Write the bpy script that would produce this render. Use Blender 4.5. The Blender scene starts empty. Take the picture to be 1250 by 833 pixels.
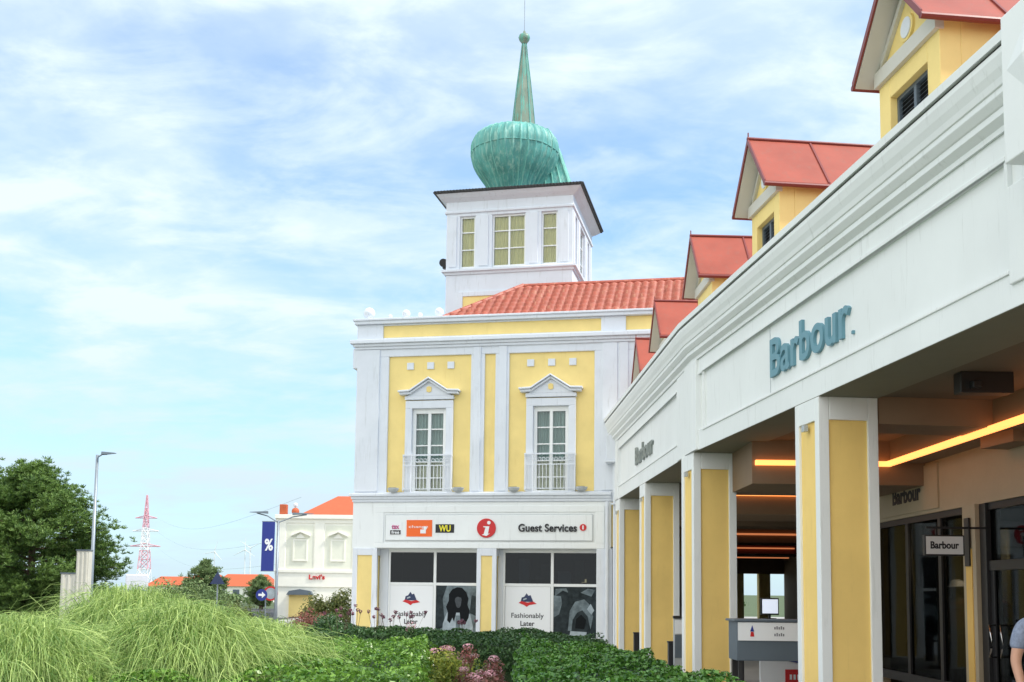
import bpy, math, random
import numpy as np
from mathutils import Matrix, Vector
from math import sin, cos, pi, radians
C = bpy.context.scene
COL = C.collection
# ------------------------------------------------------------------ camera
PITCH, ROLL = .0946, .0118
F_ = Vector((0, cos(PITCH), sin(PITCH))); R0 = Vector((1, 0, 0)); U0 = Vector((0, -sin(PITCH), cos(PITCH)))
R_ = R0*cos(ROLL)+U0*sin(ROLL); U_ = -R0*sin(ROLL)+U0*cos(ROLL)
cd = bpy.data.cameras.new('camera'); cam = bpy.data.objects.new('camera', cd); COL.objects.link(cam)
m = Matrix.Identity(4)
for i in range(3):
    m[i][0] = R_[i]; m[i][1] = U_[i]; m[i][2] = -F_[i]
m[2][3] = 1.6
cam.matrix_world = m
cd.sensor_fit = 'HORIZONTAL'; cd.sensor_width = 36; cd.lens = 1329.3/1250*36; cd.shift_y = .1442
cd.clip_start = .1; cd.clip_end = 8000
C.camera = cam
# ------------------------------------------------------------------ light
SUN = Vector((.60, -.17, .78)).normalized()
el = math.asin(SUN.z)
sl = bpy.data.lights.new('sun', 'SUN'); sl.energy = 3.2; sl.angle = radians(4); sl.color = (1, .94, .85)
so = bpy.data.objects.new('sun', sl); COL.objects.link(so); so.rotation_euler = (-SUN).to_track_quat('-Z', 'Y').to_euler(); so.location = (-30, -30, 60)
W = bpy.data.worlds.new('World'); C.world = W; W.use_nodes = True
nt = W.node_tree; nt.nodes.clear()
def N(t, ty, **k):
    n = t.nodes.new(ty)
    for a, b in k.items():
        if a == 'i':
            for q, v in b.items(): n.inputs[q].default_value = v
        else: setattr(n, a, b)
    return n
sky = N(nt, 'ShaderNodeTexSky', sky_type='NISHITA', sun_disc=False, sun_elevation=el, sun_rotation=math.atan2(SUN.x, SUN.y), air_density=1.0, dust_density=.6, ozone_density=1.2)
tc = N(nt, 'ShaderNodeTexCoord'); sep = N(nt, 'ShaderNodeSeparateXYZ'); nt.links.new(tc.outputs['Generated'], sep.inputs[0])
zz = N(nt, 'ShaderNodeMath', operation='MAXIMUM', i={1: 0.0}); nt.links.new(sep.outputs[2], zz.inputs[0])
za = N(nt, 'ShaderNodeMath', operation='ADD', i={1: .22}); nt.links.new(zz.outputs[0], za.inputs[0])
vd = N(nt, 'ShaderNodeVectorMath', operation='DIVIDE'); nt.links.new(tc.outputs['Generated'], vd.inputs[0])
cmb = N(nt, 'ShaderNodeCombineXYZ'); [nt.links.new(za.outputs[0], cmb.inputs[k]) for k in (0, 1)]; cmb.inputs[2].default_value = 1
nt.links.new(cmb.outputs[0], vd.inputs[1])
def cloud(rot, scl, nscale, det, rough, dist, lo, hi):
    mp = N(nt, 'ShaderNodeMapping', i={'Rotation': (0, 0, rot), 'Scale': scl, 'Location': (3.1, 1.7, 0)}); nt.links.new(vd.outputs[0], mp.inputs[0])
    no = N(nt, 'ShaderNodeTexNoise', i={'Scale': nscale, 'Detail': det, 'Roughness': rough, 'Distortion': dist}); nt.links.new(mp.outputs[0], no.inputs['Vector'])
    mr = N(nt, 'ShaderNodeMapRange', interpolation_type='SMOOTHSTEP', i={1: lo, 2: hi, 3: 0., 4: 1.}); nt.links.new(no.outputs[0], mr.inputs[0])
    return mr.outputs[0]
c1 = cloud(.5, (1, 1.3, 1), 1.1, 7, .55, .3, .36, .66)
c2 = cloud(1.0, (1, 1.7, 1), 3.4, 8, .58, .4, .40, .68)
c3 = cloud(-.3, (1, 1.2, 1), 9., 6, .55, .2, .40, .75)
mx = N(nt, 'ShaderNodeMath', operation='MULTIPLY_ADD', i={1: .50}); nt.links.new(c2, mx.inputs[0])
m3 = N(nt, 'ShaderNodeMath', operation='MULTIPLY', i={1: .62}); nt.links.new(c1, m3.inputs[0]); nt.links.new(m3.outputs[0], mx.inputs[2])
m4 = N(nt, 'ShaderNodeMath', operation='MULTIPLY_ADD', use_clamp=True, i={1: .24}); nt.links.new(c3, m4.inputs[0]); nt.links.new(mx.outputs[0], m4.inputs[2])
lift = N(nt, 'ShaderNodeMapRange', i={1: 0., 2: 1., 3: .16, 4: 1.0}); nt.links.new(m4.outputs[0], lift.inputs[0])
# paler towards the horizon
mixc = N(nt, 'ShaderNodeMix', data_type='RGBA'); nt.links.new(lift.outputs[0], mixc.inputs['Factor']); tn = N(nt, 'ShaderNodeMix', data_type='RGBA', blend_type='MULTIPLY', i={0: 1.}); tn.inputs['B'].default_value = (.84, 1.12, 1.30, 1); nt.links.new(sky.outputs[0], tn.inputs['A']); nt.links.new(tn.outputs['Result'], mixc.inputs['A'])
mixc.inputs['B'].default_value = (4.25, 4.95, 5.25, 1)
# pale haze band above the horizon
hz = N(nt, 'ShaderNodeMapRange', interpolation_type='SMOOTHSTEP', i={1: .0, 2: .30, 3: .65, 4: 0.}); nt.links.new(sep.outputs[2], hz.inputs[0])
hm = N(nt, 'ShaderNodeMix', data_type='RGBA'); hm.inputs['B'].default_value = (2.75, 3.65, 4.35, 1); nt.links.new(hz.outputs[0], hm.inputs['Factor']); nt.links.new(mixc.outputs['Result'], hm.inputs['A'])
# brighter sky patch added out of view, behind left, to fill the shaded fronts
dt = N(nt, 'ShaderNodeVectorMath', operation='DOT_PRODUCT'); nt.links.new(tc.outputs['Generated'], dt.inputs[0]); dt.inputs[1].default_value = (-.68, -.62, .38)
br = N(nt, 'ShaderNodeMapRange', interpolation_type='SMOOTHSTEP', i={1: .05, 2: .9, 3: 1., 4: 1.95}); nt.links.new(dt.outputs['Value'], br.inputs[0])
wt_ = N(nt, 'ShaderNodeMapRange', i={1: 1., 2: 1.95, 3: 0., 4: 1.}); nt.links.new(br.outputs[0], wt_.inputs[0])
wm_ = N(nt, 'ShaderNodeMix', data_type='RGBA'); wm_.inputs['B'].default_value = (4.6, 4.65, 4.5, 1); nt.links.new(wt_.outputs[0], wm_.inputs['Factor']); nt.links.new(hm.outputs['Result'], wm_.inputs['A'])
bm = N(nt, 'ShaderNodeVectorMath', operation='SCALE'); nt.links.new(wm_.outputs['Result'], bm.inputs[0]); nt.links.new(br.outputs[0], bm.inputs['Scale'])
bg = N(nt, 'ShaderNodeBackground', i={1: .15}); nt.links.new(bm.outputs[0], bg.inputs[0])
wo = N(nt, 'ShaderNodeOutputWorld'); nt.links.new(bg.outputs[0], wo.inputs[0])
C.view_settings.view_transform = 'Standard'; C.view_settings.look = 'None'; C.view_settings.gamma = 1; C.view_settings.use_curve_mapping = False
C.view_settings.exposure = .5
C.cycles.max_bounces = 8; C.cycles.diffuse_bounces = 4; C.cycles.use_denoising = True; C.cycles.sample_clamp_indirect = 6
RNG = np.random.default_rng(7); random.seed(7)
# ------------------------------------------------------------------ materials
def mat(name, col, rough=.6, metal=0., spec=.5, var=.0, vs=3., bump=0., bs=60., emit=None, es=0., stain=None, trans=0.):
    M = bpy.data.materials.new(name); M.use_nodes = True; t = M.node_tree; b = t.nodes['Principled BSDF']
    b.inputs['Base Color'].default_value = (*col, 1); b.inputs['Roughness'].default_value = rough; b.inputs['Metallic'].default_value = metal
    b.inputs['Specular IOR Level'].default_value = spec
    co = N(t, 'ShaderNodeTexCoord')
    if var:
        n = N(t, 'ShaderNodeTexNoise', i={'Scale': vs, 'Detail': 6, 'Roughness': .6}); t.links.new(co.outputs['Object'], n.inputs['Vector'])
        r = N(t, 'ShaderNodeMapRange', i={1: .3, 2: .7, 3: 1-var, 4: 1+var*.6}); t.links.new(n.outputs[0], r.inputs[0])
        mu = N(t, 'ShaderNodeMix', data_type='RGBA', blend_type='MULTIPLY', i={0: 1.}); mu.inputs['A'].default_value = (*col, 1)
        t.links.new(r.outputs[0], mu.inputs['B']); t.links.new(mu.outputs['Result'], b.inputs['Base Color'])
        last = mu.outputs['Result']
        if stain:
            mp = N(t, 'ShaderNodeMapping', i={'Scale': (5, 5, .5)}); t.links.new(co.outputs['Object'], mp.inputs[0])
            n2 = N(t, 'ShaderNodeTexNoise', i={'Scale': 2.2, 'Detail': 7, 'Roughness': .65}); t.links.new(mp.outputs[0], n2.inputs['Vector'])
            r2 = N(t, 'ShaderNodeMapRange', i={1: stain[1], 2: stain[1]+.16, 3: 0., 4: stain[2]}); t.links.new(n2.outputs[0], r2.inputs[0])
            ms = N(t, 'ShaderNodeMix', data_type='RGBA'); ms.inputs['B'].default_value = (*stain[0], 1)
            t.links.new(r2.outputs[0], ms.inputs['Factor']); t.links.new(last, ms.inputs['A']); t.links.new(ms.outputs['Result'], b.inputs['Base Color'])
    if bump:
        n = N(t, 'ShaderNodeTexNoise', i={'Scale': bs, 'Detail': 5}); t.links.new(co.outputs['Object'], n.inputs['Vector'])
        bp = N(t, 'ShaderNodeBump', i={'Strength': bump, 'Distance': .01}); t.links.new(n.outputs[0], bp.inputs['Height']); t.links.new(bp.outputs[0], b.inputs['Normal'])
    if emit: b.inputs['Emission Color'].default_value = (*emit, 1); b.inputs['Emission Strength'].default_value = es
    return M
def leafmat(name, c1, c2, rough=.45, trans=.35, vs=1.2):
    M = bpy.data.materials.new(name); M.use_nodes = True; t = M.node_tree; b = t.nodes['Principled BSDF']; out = t.nodes['Material Output']
    g = N(t, 'ShaderNodeNewGeometry'); co = N(t, 'ShaderNodeTexCoord')
    n = N(t, 'ShaderNodeTexNoise', i={'Scale': vs, 'Detail': 3}); t.links.new(co.outputs['Object'], n.inputs['Vector'])
    a = N(t, 'ShaderNodeMath', operation='MULTIPLY_ADD', i={1: .75, 2: -.28}); t.links.new(n.outputs[0], a.inputs[0])
    s = N(t, 'ShaderNodeMath', operation='ADD', use_clamp=True); t.links.new(a.outputs[0], s.inputs[0])
    s0 = N(t, 'ShaderNodeMath', operation='MULTIPLY', i={1: .8}); t.links.new(g.outputs['Random Per Island'], s0.inputs[0]); t.links.new(s0.outputs[0], s.inputs[1])
    mi = N(t, 'ShaderNodeMix', data_type='RGBA'); mi.inputs['A'].default_value = (*c1, 1); mi.inputs['B'].default_value = (*c2, 1)
    t.links.new(s.outputs[0], mi.inputs['Factor']); t.links.new(mi.outputs['Result'], b.inputs['Base Color']); b.inputs['Roughness'].default_value = rough
    tr = N(t, 'ShaderNodeBsdfTranslucent'); t.links.new(mi.outputs['Result'], tr.inputs[0])
    ms = N(t, 'ShaderNodeMixShader', i={0: trans}); t.links.new(b.outputs[0], ms.inputs[1]); t.links.new(tr.outputs[0], ms.inputs[2]); t.links.new(ms.outputs[0], out.inputs[0])
    return M
def glassmat(name, tint=(.75, .8, .8), base=.08, k=1.):
    M = bpy.data.materials.new(name); M.use_nodes = True; t = M.node_tree; t.nodes.clear()
    fr = N(t, 'ShaderNodeFresnel', i={0: 1.5}); ad = N(t, 'ShaderNodeMath', operation='MULTIPLY_ADD', use_clamp=True, i={1: k, 2: base}); t.links.new(fr.outputs[0], ad.inputs[0])
    tr = N(t, 'ShaderNodeBsdfTransparent', i={0: (*tint, 1)}); gl = N(t, 'ShaderNodeBsdfGlossy', i={0: (.9, .95, 1, 1), 1: .02})
    no = N(t, 'ShaderNodeTexNoise', i={'Scale': 1.5}); bp = N(t, 'ShaderNodeBump', i={'Strength': .05, 'Distance': .05}); t.links.new(no.outputs[0], bp.inputs['Height']); t.links.new(bp.outputs[0], gl.inputs['Normal'])
    mi = N(t, 'ShaderNodeMixShader'); t.links.new(ad.outputs[0], mi.inputs[0]); t.links.new(tr.outputs[0], mi.inputs[1]); t.links.new(gl.outputs[0], mi.inputs[2])
    o = N(t, 'ShaderNodeOutputMaterial'); t.links.new(mi.outputs[0], o.inputs[0]); return M
WHITE = mat('white_stucco', (.69, .73, .79), .75, var=.05, vs=1.6, bump=.12, bs=90, stain=((.45, .47, .48), .57, .5))
WHITE2 = mat('white_render_board', (.80, .83, .835), .65, var=.04, vs=.9, bump=.08, bs=70, stain=((.50, .52, .51), .58, .45))
YELLOW = mat('yellow_stucco', (.85, .665, .26), .8, var=.08, vs=1.4, bump=.15, bs=90, stain=((.70, .50, .17), .60, .4))
YELLOWC = mat('golden_column_stucco', (.90, .64, .21), .8, var=.07, vs=1.2, bump=.15, bs=90, stain=((.74, .52, .18), .58, .5))
ORANGEY = mat('ochre_stucco', (.80, .52, .15), .8, var=.05, vs=1.4, bump=.15, bs=90, stain=((.68, .42, .12), .6, .3))
CREAM = mat('cream_stucco', (.88, .87, .78), .8, var=.04, bump=.1)
CREAMD = mat('grey_cream_stucco', (.78, .79, .67), .8, var=.04)
TILE = mat('red_clay_tile', (.40, .098, .062), .55, var=.22, vs=5, bump=.2, bs=40, stain=((.52, .24, .16), .52, .75))
TILEO = mat('orange_clay_tile', (.48, .10, .035), .7, var=.1, vs=3)
REDMETAL = mat('red_coated_sheet', (.35, .078, .048), .42, .0, .35, var=.16, vs=1.6, bump=.08, bs=3, stain=((.27, .10, .07), .52, .55))
REDTRIM = mat('dark_red_trim', (.20, .035, .03), .4)
SOFFIT = mat('grey_white_soffit', (.58, .57, .52), .7, var=.04)
COPPERL = mat('pale_copper_seam', (.20, .50, .42), .5, var=.4, vs=3)
COPPER = mat('green_copper', (.10, .36, .325), .55, .0, .5, var=.35, vs=2.0, bump=.3, bs=9, stain=((.30, .52, .45), .50, .85))
COPPERD = mat('brown_copper', (.20, .25, .19), .5, .1, .5, var=.3, vs=2.0, stain=((.10, .38, .30), .47, .9))
BLACK = mat('black_frame', (.018, .018, .02), .4)
DARK = mat('dark_roofing', (.04, .042, .045), .6)
GREY = mat('grey_panel', (.10, .13, .16), .45, var=.05)
LGREY = mat('light_grey_metal', (.45, .48, .50), .4, .3)
PVC = mat('white_window_frame', (.78, .80, .80), .35)
STEEL = mat('galvanised_steel', (.27, .31, .35), .45, .6, var=.08)
SHOPW = mat('beige_shop_wall', (.44, .37, .26), .8, var=.05)
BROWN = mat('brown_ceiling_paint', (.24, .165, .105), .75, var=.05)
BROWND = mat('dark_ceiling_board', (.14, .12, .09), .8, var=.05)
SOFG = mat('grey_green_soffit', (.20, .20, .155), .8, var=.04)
LED = mat('warm_light_strip', (1, .5, .15), .5, emit=(1, .31, .08), es=1.9)
LEDD = mat('dim_light_strip', (1, .5, .15), .5, emit=(1, .32, .12), es=.4)
SPOT = mat('shop_spot_lamp', (1, .8, .5), .5, emit=(1, .6, .25), es=2.5)
SCREEN = mat('lit_screen', (.8, .85, 1), .3, emit=(.75, .85, 1), es=.4)
GLASS = glassmat('window_glass', (.93, .95, .93), .0, .8); GLASSD = glassmat('shop_glass', (.36, .38, .38), .0, .16)
GLASSV = glassmat('guest_shop_glass', (.24, .30, .35), .0, .5)
OLIVEC = mat('olive_curtain', (.66, .60, .30), .9, var=.1)
CURT = mat('beige_curtain', (.66, .66, .52), .9, var=.1); CURTD = mat('grey_green_curtain', (.30, .42, .42), .9, var=.1)
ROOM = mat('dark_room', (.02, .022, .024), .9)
BLUEG = mat('blue_grey_letter', (.13, .29, .36), .5); GREYL = mat('grey_letter', (.22, .25, .24), .5)
INK = mat('black_print', (.015, .015, .02), .6); REDP = mat('red_print', (.55, .008, .012), .4); ORANGEP = mat('orange_print', (.85, .13, .01), .5)
YELP = mat('yellow_print', (.80, .72, .03), .5); PAPER = mat('white_print', (.80, .82, .84), .5); NAVY = mat('navy_print', (.02, .035, .10), .5); BLUEP = mat('blue_print', (.012, .03, .24), .5)
PINKP = mat('pink_print', (.6, .12, .3), .5)
P1M = mat('print_grey_dark', (.035, .045, .05), .9, 0., .085, var=.5, vs=6); P2M = mat('print_grey_mid', (.16, .20, .22), .9, 0., .085, var=.5, vs=5); P3M = mat('print_grey_light', (.36, .42, .46), .9, 0., .085, var=.25, vs=6); P5M = mat('print_face_grey', (.075, .085, .095), .9, 0., .085, var=.3, vs=14); P4M = mat('print_black', (.012, .014, .016), .9, 0., .085)
PAVE = mat('pale_paving', (.36, .35, .33), .8, var=.12, vs=1.5, bump=.2, bs=30)
SOIL = mat('lawn_and_soil', (.07, .10, .035), .9, var=.4, vs=.8)
ASPH = mat('asphalt', (.06, .06, .063), .85, var=.15, vs=2)
BARK = mat('bark', (.11, .075, .05), .9, var=.3, vs=8, bump=.5, bs=12)
HEDGEL = leafmat('hedge_leaf', (.03, .11, .012), (.25, .45, .065), .32, .26, 2.6)
HEDGER = leafmat('glossy_hedge_leaf', (.025, .095, .012), (.17, .37, .06), .24, .22, 1.8)
HEDGED = leafmat('dark_hedge_leaf', (.02, .065, .02), (.08, .17, .04), .4, .2, 1.2)
HCORE = mat('hedge_twig_grass_shade', (.02, .05, .012), .9, var=.3)  # hedge filling; in the grass clumps its dark tone stands for inner shade
GRASSL = leafmat('tall_grass_blade', (.08, .20, .03), (.62, .76, .26), .5, .36, 2.2)
PINEL = leafmat('pine_needle', (.022, .075, .013), (.21, .33, .065), .55, .2, .5)
SHRUBL = leafmat('shrub_leaf', (.08, .14, .03), (.30, .30, .10), .5, .3, 1.5)
REDL = leafmat('reddish_leaf', (.10, .10, .04), (.36, .10, .10), .5, .3, 2.5)
YELL = leafmat('lime_leaf', (.14, .24, .04), (.50, .50, .08), .5, .35, 2.5)
PINKF = leafmat('pink_petal', (.60, .24, .32), (.90, .60, .64), .6, .3, 3)
DARKF = leafmat('purple_petal', (.14, .05, .09), (.30, .12, .16), .6, .2, 3)
FARG = leafmat('distant_leaf', (.09, .16, .06), (.26, .34, .13), .7, .2, .8)
CARW = mat('white_car_paint', (.75, .76, .78), .2); CARB = mat('blue_car_paint', (.04, .12, .35), .25); CARR = mat('red_lamp', (.5, .02, .02), .3)
PALE_T = mat('hazy_white_paint', (.70, .74, .78), .7); PYR = mat('hazy_red_paint', (.66, .34, .40), .7); PYW = mat('hazy_white_steel', (.75, .74, .76), .7)  # distance haze is mixed into these pale colours
SKIN = mat('skin', (.52, .28, .19), .55, var=.06, vs=12); HAIR = mat('brown_hair', (.05, .03, .02), .6, var=.3, vs=40)
CLOTH = mat('grey_blue_cloth', (.22, .26, .36), .85, var=.35, vs=28); TROU = mat('dark_trousers', (.03, .035, .05), .9)
# ------------------------------------------------------------------ building helpers
WM = {}
def tag(o, label=None, cat=None, group=None, kind=None):
    if label: o['label'] = label
    if cat: o['category'] = cat
    if group: o['group'] = group
    if kind: o['kind'] = kind
    return o
def empty(name, loc, rz=0, label=None, cat=None, group=None, kind=None):
    o = bpy.data.objects.new(name, None); COL.objects.link(o); o.location = loc; o.rotation_euler.z = rz; o.empty_display_size = .3
    WM[o.name] = Matrix.Translation(loc) @ Matrix.Rotation(rz, 4, 'Z')
    return tag(o, label, cat, group, kind)
def frame(o, rz=0): return Matrix.Translation(o) @ Matrix.Rotation(rz, 4, 'Z')
I4 = Matrix.Identity(4)
class MB:
    def __init__(s, F=None): s.v = []; s.f = []; s.F = F or I4
    def add(s, vs, fs):
        n = len(s.v); s.v += [s.F @ Vector(v) for v in vs]; s.f += [[i+n for i in f] for f in fs]; return s
    def box(s, x0, x1, y0, y1, z0, z1):
        if x0 > x1: x0, x1 = x1, x0
        if y0 > y1: y0, y1 = y1, y0
        return s.add([(x0, y0, z0), (x1, y0, z0), (x1, y1, z0), (x0, y1, z0), (x0, y0, z1), (x1, y0, z1), (x1, y1, z1), (x0, y1, z1)],
                     [(0, 3, 2, 1), (4, 5, 6, 7), (0, 1, 5, 4), (1, 2, 6, 5), (2, 3, 7, 6), (3, 0, 4, 7)])
    def prism(s, poly, y0, y1):          # poly in (x,z), counter-clockwise seen from -y
        n = len(poly); vs = [(x, y0, z) for x, z in poly]+[(x, y1, z) for x, z in poly]
        return s.add(vs, [list(range(n)), list(range(2*n-1, n-1, -1))]+[[(i+1) % n, i, n+i, n+(i+1) % n] for i in range(n)])
    def disc(s, x, z, r, y0, y1, n=28): return s.prism([(x+r*cos(2*pi*k/n), z+r*sin(2*pi*k/n)) for k in range(n)], y0, y1)
    def band(s, pts, w, y0, y1):         # strip of height w along polyline pts (x,z)
        for (a, b), (c, d) in zip(pts, pts[1:]): s.prism([(a, b), (c, d), (c, d+w), (a, b+w)], y0, y1)
        return s
    def tube(s, pts, r, n=8, cap=True):
        pts = [Vector(p) for p in pts]; rs = r if isinstance(r, (list, tuple)) else [r]*len(pts); vs = []; fs = []
        for i, p in enumerate(pts):
            d = (pts[min(i+1, len(pts)-1)]-pts[max(i-1, 0)]).normalized()
            a = d.cross(Vector((0, 0, 1)) if abs(d.z) < .9 else Vector((1, 0, 0))).normalized(); b = d.cross(a)
            vs += [p+(a*cos(2*pi*k/n)+b*sin(2*pi*k/n))*rs[i] for k in range(n)]
        for i in range(len(pts)-1):
            for k in range(n): fs.append((i*n+k, i*n+(k+1) % n, (i+1)*n+(k+1) % n, (i+1)*n+k))
        if cap: fs += [list(range(n))[::-1], list(range((len(pts)-1)*n, len(pts)*n))]
        return s.add(vs, fs)
    def lathe(s, prof, c=(0, 0, 0), n=32, sx=1, sy=1, rib=0, nr=0):
        vs = []; fs = []
        for r, z in prof:
            for k in range(n):
                t = 2*pi*k/n; q = r*(1+(rib if (nr and (k % (n//nr)) == 0) else 0))
                vs.append((c[0]+q*cos(t)*sx, c[1]+q*sin(t)*sy, c[2]+z))
        for i in range(len(prof)-1):
            for k in range(n): fs.append((i*n+k, i*n+(k+1) % n, (i+1)*n+(k+1) % n, (i+1)*n+k))
        fs += [list(range(n))[::-1], list(range((len(prof)-1)*n, len(prof)*n))]
        return s.add(vs, fs)
    def sweep(s, prof, path):            # closed profile [(off,z)] along plan path [(x,y)], off to the right-hand normal
        P = [Vector((a, b)) for a, b in path]; nr = []
        for i in range(len(P)):
            d = []
            if i > 0: d.append((P[i]-P[i-1]).normalized())
            if i < len(P)-1: d.append((P[i+1]-P[i]).normalized())
            ns = [Vector((q.y, -q.x)) for q in d]; a = sum(ns, Vector((0, 0))).normalized(); nr.append(a/(a.dot(ns[0])))
        n = len(prof); vs = []; fs = []
        for p, q in zip(P, nr):
            for o, z in prof: vs.append((p.x+q.x*o, p.y+q.y*o, z))
        for i in range(len(P)-1):
            for k in range(n): fs.append((i*n+k, i*n+(k+1) % n, (i+1)*n+(k+1) % n, (i+1)*n+k))
        fs += [list(range(n))[::-1], list(range((len(P)-1)*n, len(P)*n))]
        return s.add(vs, fs)
    def build(s, name, material, parent=None, smooth=False, bevel=0., label=None):
        me = bpy.data.meshes.new(name); inv = WM[parent.name].inverted() if parent else I4
        me.from_pydata([inv @ v for v in s.v], [], s.f); me.update()
        import bmesh
        b = bmesh.new(); b.from_mesh(me); bmesh.ops.recalc_face_normals(b, faces=b.faces); b.to_mesh(me); b.free()
        me.materials.append(material)
        if smooth: me.polygons.foreach_set('use_smooth', [True]*len(me.polygons)); 
        o = bpy.data.objects.new(name, me); COL.objects.link(o)
        if parent: o.parent = parent; WM[o.name] = WM[parent.name]
        else: WM[o.name] = I4
        if bevel:
            q = o.modifiers.new('bevel', 'BEVEL'); q.width = bevel; q.segments = 2; q.limit_method = 'ANGLE'
        if label: o['label'] = label
        return o
def npmesh(name, V, Fc, material, parent=None, smooth=False):
    me = bpy.data.meshes.new(name); V = np.asarray(V, np.float32); Fc = np.asarray(Fc, np.int32); k = Fc.shape[1]
    if parent:
        inv = np.array(WM[parent.name].inverted()); V = V @ inv[:3, :3].T + inv[:3, 3]
    me.vertices.add(len(V)); me.vertices.foreach_set('co', V.astype(np.float32).ravel()); me.loops.add(Fc.size); me.loops.foreach_set('vertex_index', Fc.ravel())
    me.polygons.add(len(Fc)); me.polygons.foreach_set('loop_start', np.arange(0, Fc.size, k, dtype=np.int32)); me.polygons.foreach_set('loop_total', np.full(len(Fc), k, np.int32))
    me.update(); me.materials.append(material)
    if smooth: me.polygons.foreach_set('use_smooth', [True]*len(me.polygons))
    o = bpy.data.objects.new(name, me); COL.objects.link(o)
    if parent: o.parent = parent; WM[o.name] = WM[parent.name]
    return o
def txt(name, s, F, x0, x1, z0, z1, y, depth, material, parent, bold=.02, label=None, shear=0):
    cu = bpy.data.curves.new('t', 'FONT'); cu.body = s; cu.offset = bold; cu.extrude = .05; cu.shear = shear; cu.space_character = 1.02
    to = bpy.data.objects.new('t', cu); COL.objects.link(to); dg = bpy.context.evaluated_depsgraph_get(); dg.update()
    me = bpy.data.meshes.new_from_object(to.evaluated_get(dg)); bpy.data.objects.remove(to); bpy.data.curves.remove(cu)
    P = np.array([v.co[:] for v in me.vertices]); fs = [list(p.vertices) for p in me.polygons]; bpy.data.meshes.remove(me)
    a, b = P.min(0), P.max(0); mb = MB(F)
    sx = (x1-x0)/(b[0]-a[0]); sz = (z1-z0)/(b[1]-a[1])
    mb.add([(x0+(p[0]-a[0])*sx, y-depth*(p[2]-a[2])/(b[2]-a[2]), z0+(p[1]-a[1])*sz) for p in P], fs)
    return mb.build(name, material, parent, label=label)
def leaves(P, Nr, L, Wd, up=.3, jit=.7, curl=.15):
    """diamond leaves: P centres, Nr outward normals -> verts, quads"""
    n = len(P); Nr = Nr+RNG.normal(0, jit, (n, 3)); Nr[:, 2] += up; Nr /= np.linalg.norm(Nr, axis=1)[:, None]+1e-9
    r = RNG.normal(0, 1, (n, 3)); T = np.cross(Nr, r); T /= np.linalg.norm(T, axis=1)[:, None]+1e-9; B = np.cross(Nr, T)
    s = RNG.uniform(.55, 1.45, (n, 1)); L = L*s; Wd = Wd*s
    V = np.stack([P-T*L/2, P+B*Wd/2+Nr*Wd*curl, P+T*L/2, P-B*Wd/2+Nr*Wd*curl], 1).reshape(-1, 3)
    return V, np.arange(4*n).reshape(n, 4)
# ------------------------------------------------------------------ ground
g = MB().box(-2500, 2500, -60, 4000, -.5, 0).build('ground', SOIL); tag(g, kind='structure')
pv = MB().box(-1.5, 40, -20, 80, -.05, .012).build('pavement', PAVE); tag(pv, kind='structure')
pv2 = MB().box(-12, 1.65, 21.5, 80, -.05, .008).build('forecourt', PAVE); tag(pv2, kind='structure')
rd = MB().box(-60, -8.5, 14, 90, -.05, .006).build('road', ASPH); tag(rd, kind='structure')
# ------------------------------------------------------------------ GUEST BUILDING
AF = .192
O = Vector((2.75, 29.8, 0)); G = frame(O, -AF)
gb = empty('guest_building', O, -AF, 'two-storey yellow and white stucco guest services building with a copper onion dome on its tower', 'building')
def P_(name, m_, mb, bevel=0, parent=gb, **k): return mb.build(name, m_, parent, bevel=bevel, **k)
t = MB(G).box(-7.41, 6.5, 1.4, 9, 4.38, 9.3).box(-7.41, 1.6, 1.4, 9, 2.86, 4.38).box(-7.41, 6.5, .06, 1.4, 6.80, 9.3).box(-7.41, 1.6, .06, 1.4, 2.86, 4.38)
for a, b in ((-7.41, -5.735), (-4.735, -2.215), (-1.215, 6.5)): t.box(a, b, .06, 1.4, 4.38, 6.80)
P_('wall', YELLOW, t)
P_('ground_floor_wall', WHITE, MB(G).box(-7.40, -7.2, .5, 9, 0, 2.85).box(-7.2, 1.6, 5.2, 9, 0, 2.85).box(-.32, 1.6, .05, 5.1, 0, 2.82))
# white field trim in front of the yellow wall
t = MB(G)
for a, b in ((-7.44, -6.47), (-4.03, -3.63), (-3.32, -2.92), (-.5, .69), (3.1, 4.3)): t.box(a, b, 0, .1, 4.40, 8.34)
t.box(-7.44, 6.5, 0, .1, 8.34, 8.62).box(-7.44, 1.7, 0, .1, 4.1, 4.40)
P_('stucco_trim', WHITE, t, .012)
for a, b in ((-7.42, -6.74), (-3.96, -3.74), (-3.21, -2.99), (-.28, .14), (.20, .44)):
    P_('pilaster', WHITE, MB(G).box(a, b, -.035, .01, 4.42, 8.55), .008)
P_('side_frame', WHITE, MB(G).box(-7.56, -7.40, -.02, 4, 8.02, 8.6), .01)
P_('cornice', WHITE, MB(G).box(-7.62, 6.5, -.17, .1, 8.72, 8.83).box(-7.55, 6.5, -.10, .1, 8.64, 8.72).box(-7.50, 6.5, -.05, .1, 8.56, 8.64), .012)
P_('string_course', WHITE, MB(G).box(-7.55, -.02, -.12, .1, 4.28, 4.36).box(-7.50, -.02, -.07, .1, 4.20, 4.28).box(-7.47, -.02, -.035, .1, 4.12, 4.20), .01)
t = MB(G).box(-7.45, -6.67, 0, .1, 8.83, 9.30).box(-.32, .37, 0, .1, 8.83, 9.30).box(4.0, 4.7, 0, .1, 8.83, 9.30).box(-6.67, -.32, .01, .1, 8.83, 8.90).box(-6.67, -.32, .01, .1, 9.26, 9.30).box(.37, 4, .01, .1, 8.83, 8.9)
P_('parapet', WHITE, t, .008)
P_('coping', WHITE, MB(G).box(-7.52, 6.5, -.09, .35, 9.305, 9.40).box(-7.56, 6.5, -.13, .4, 9.40, 9.46).box(-7.56, -7.2, .4, 9, 9.30, 9.45), .01)
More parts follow.
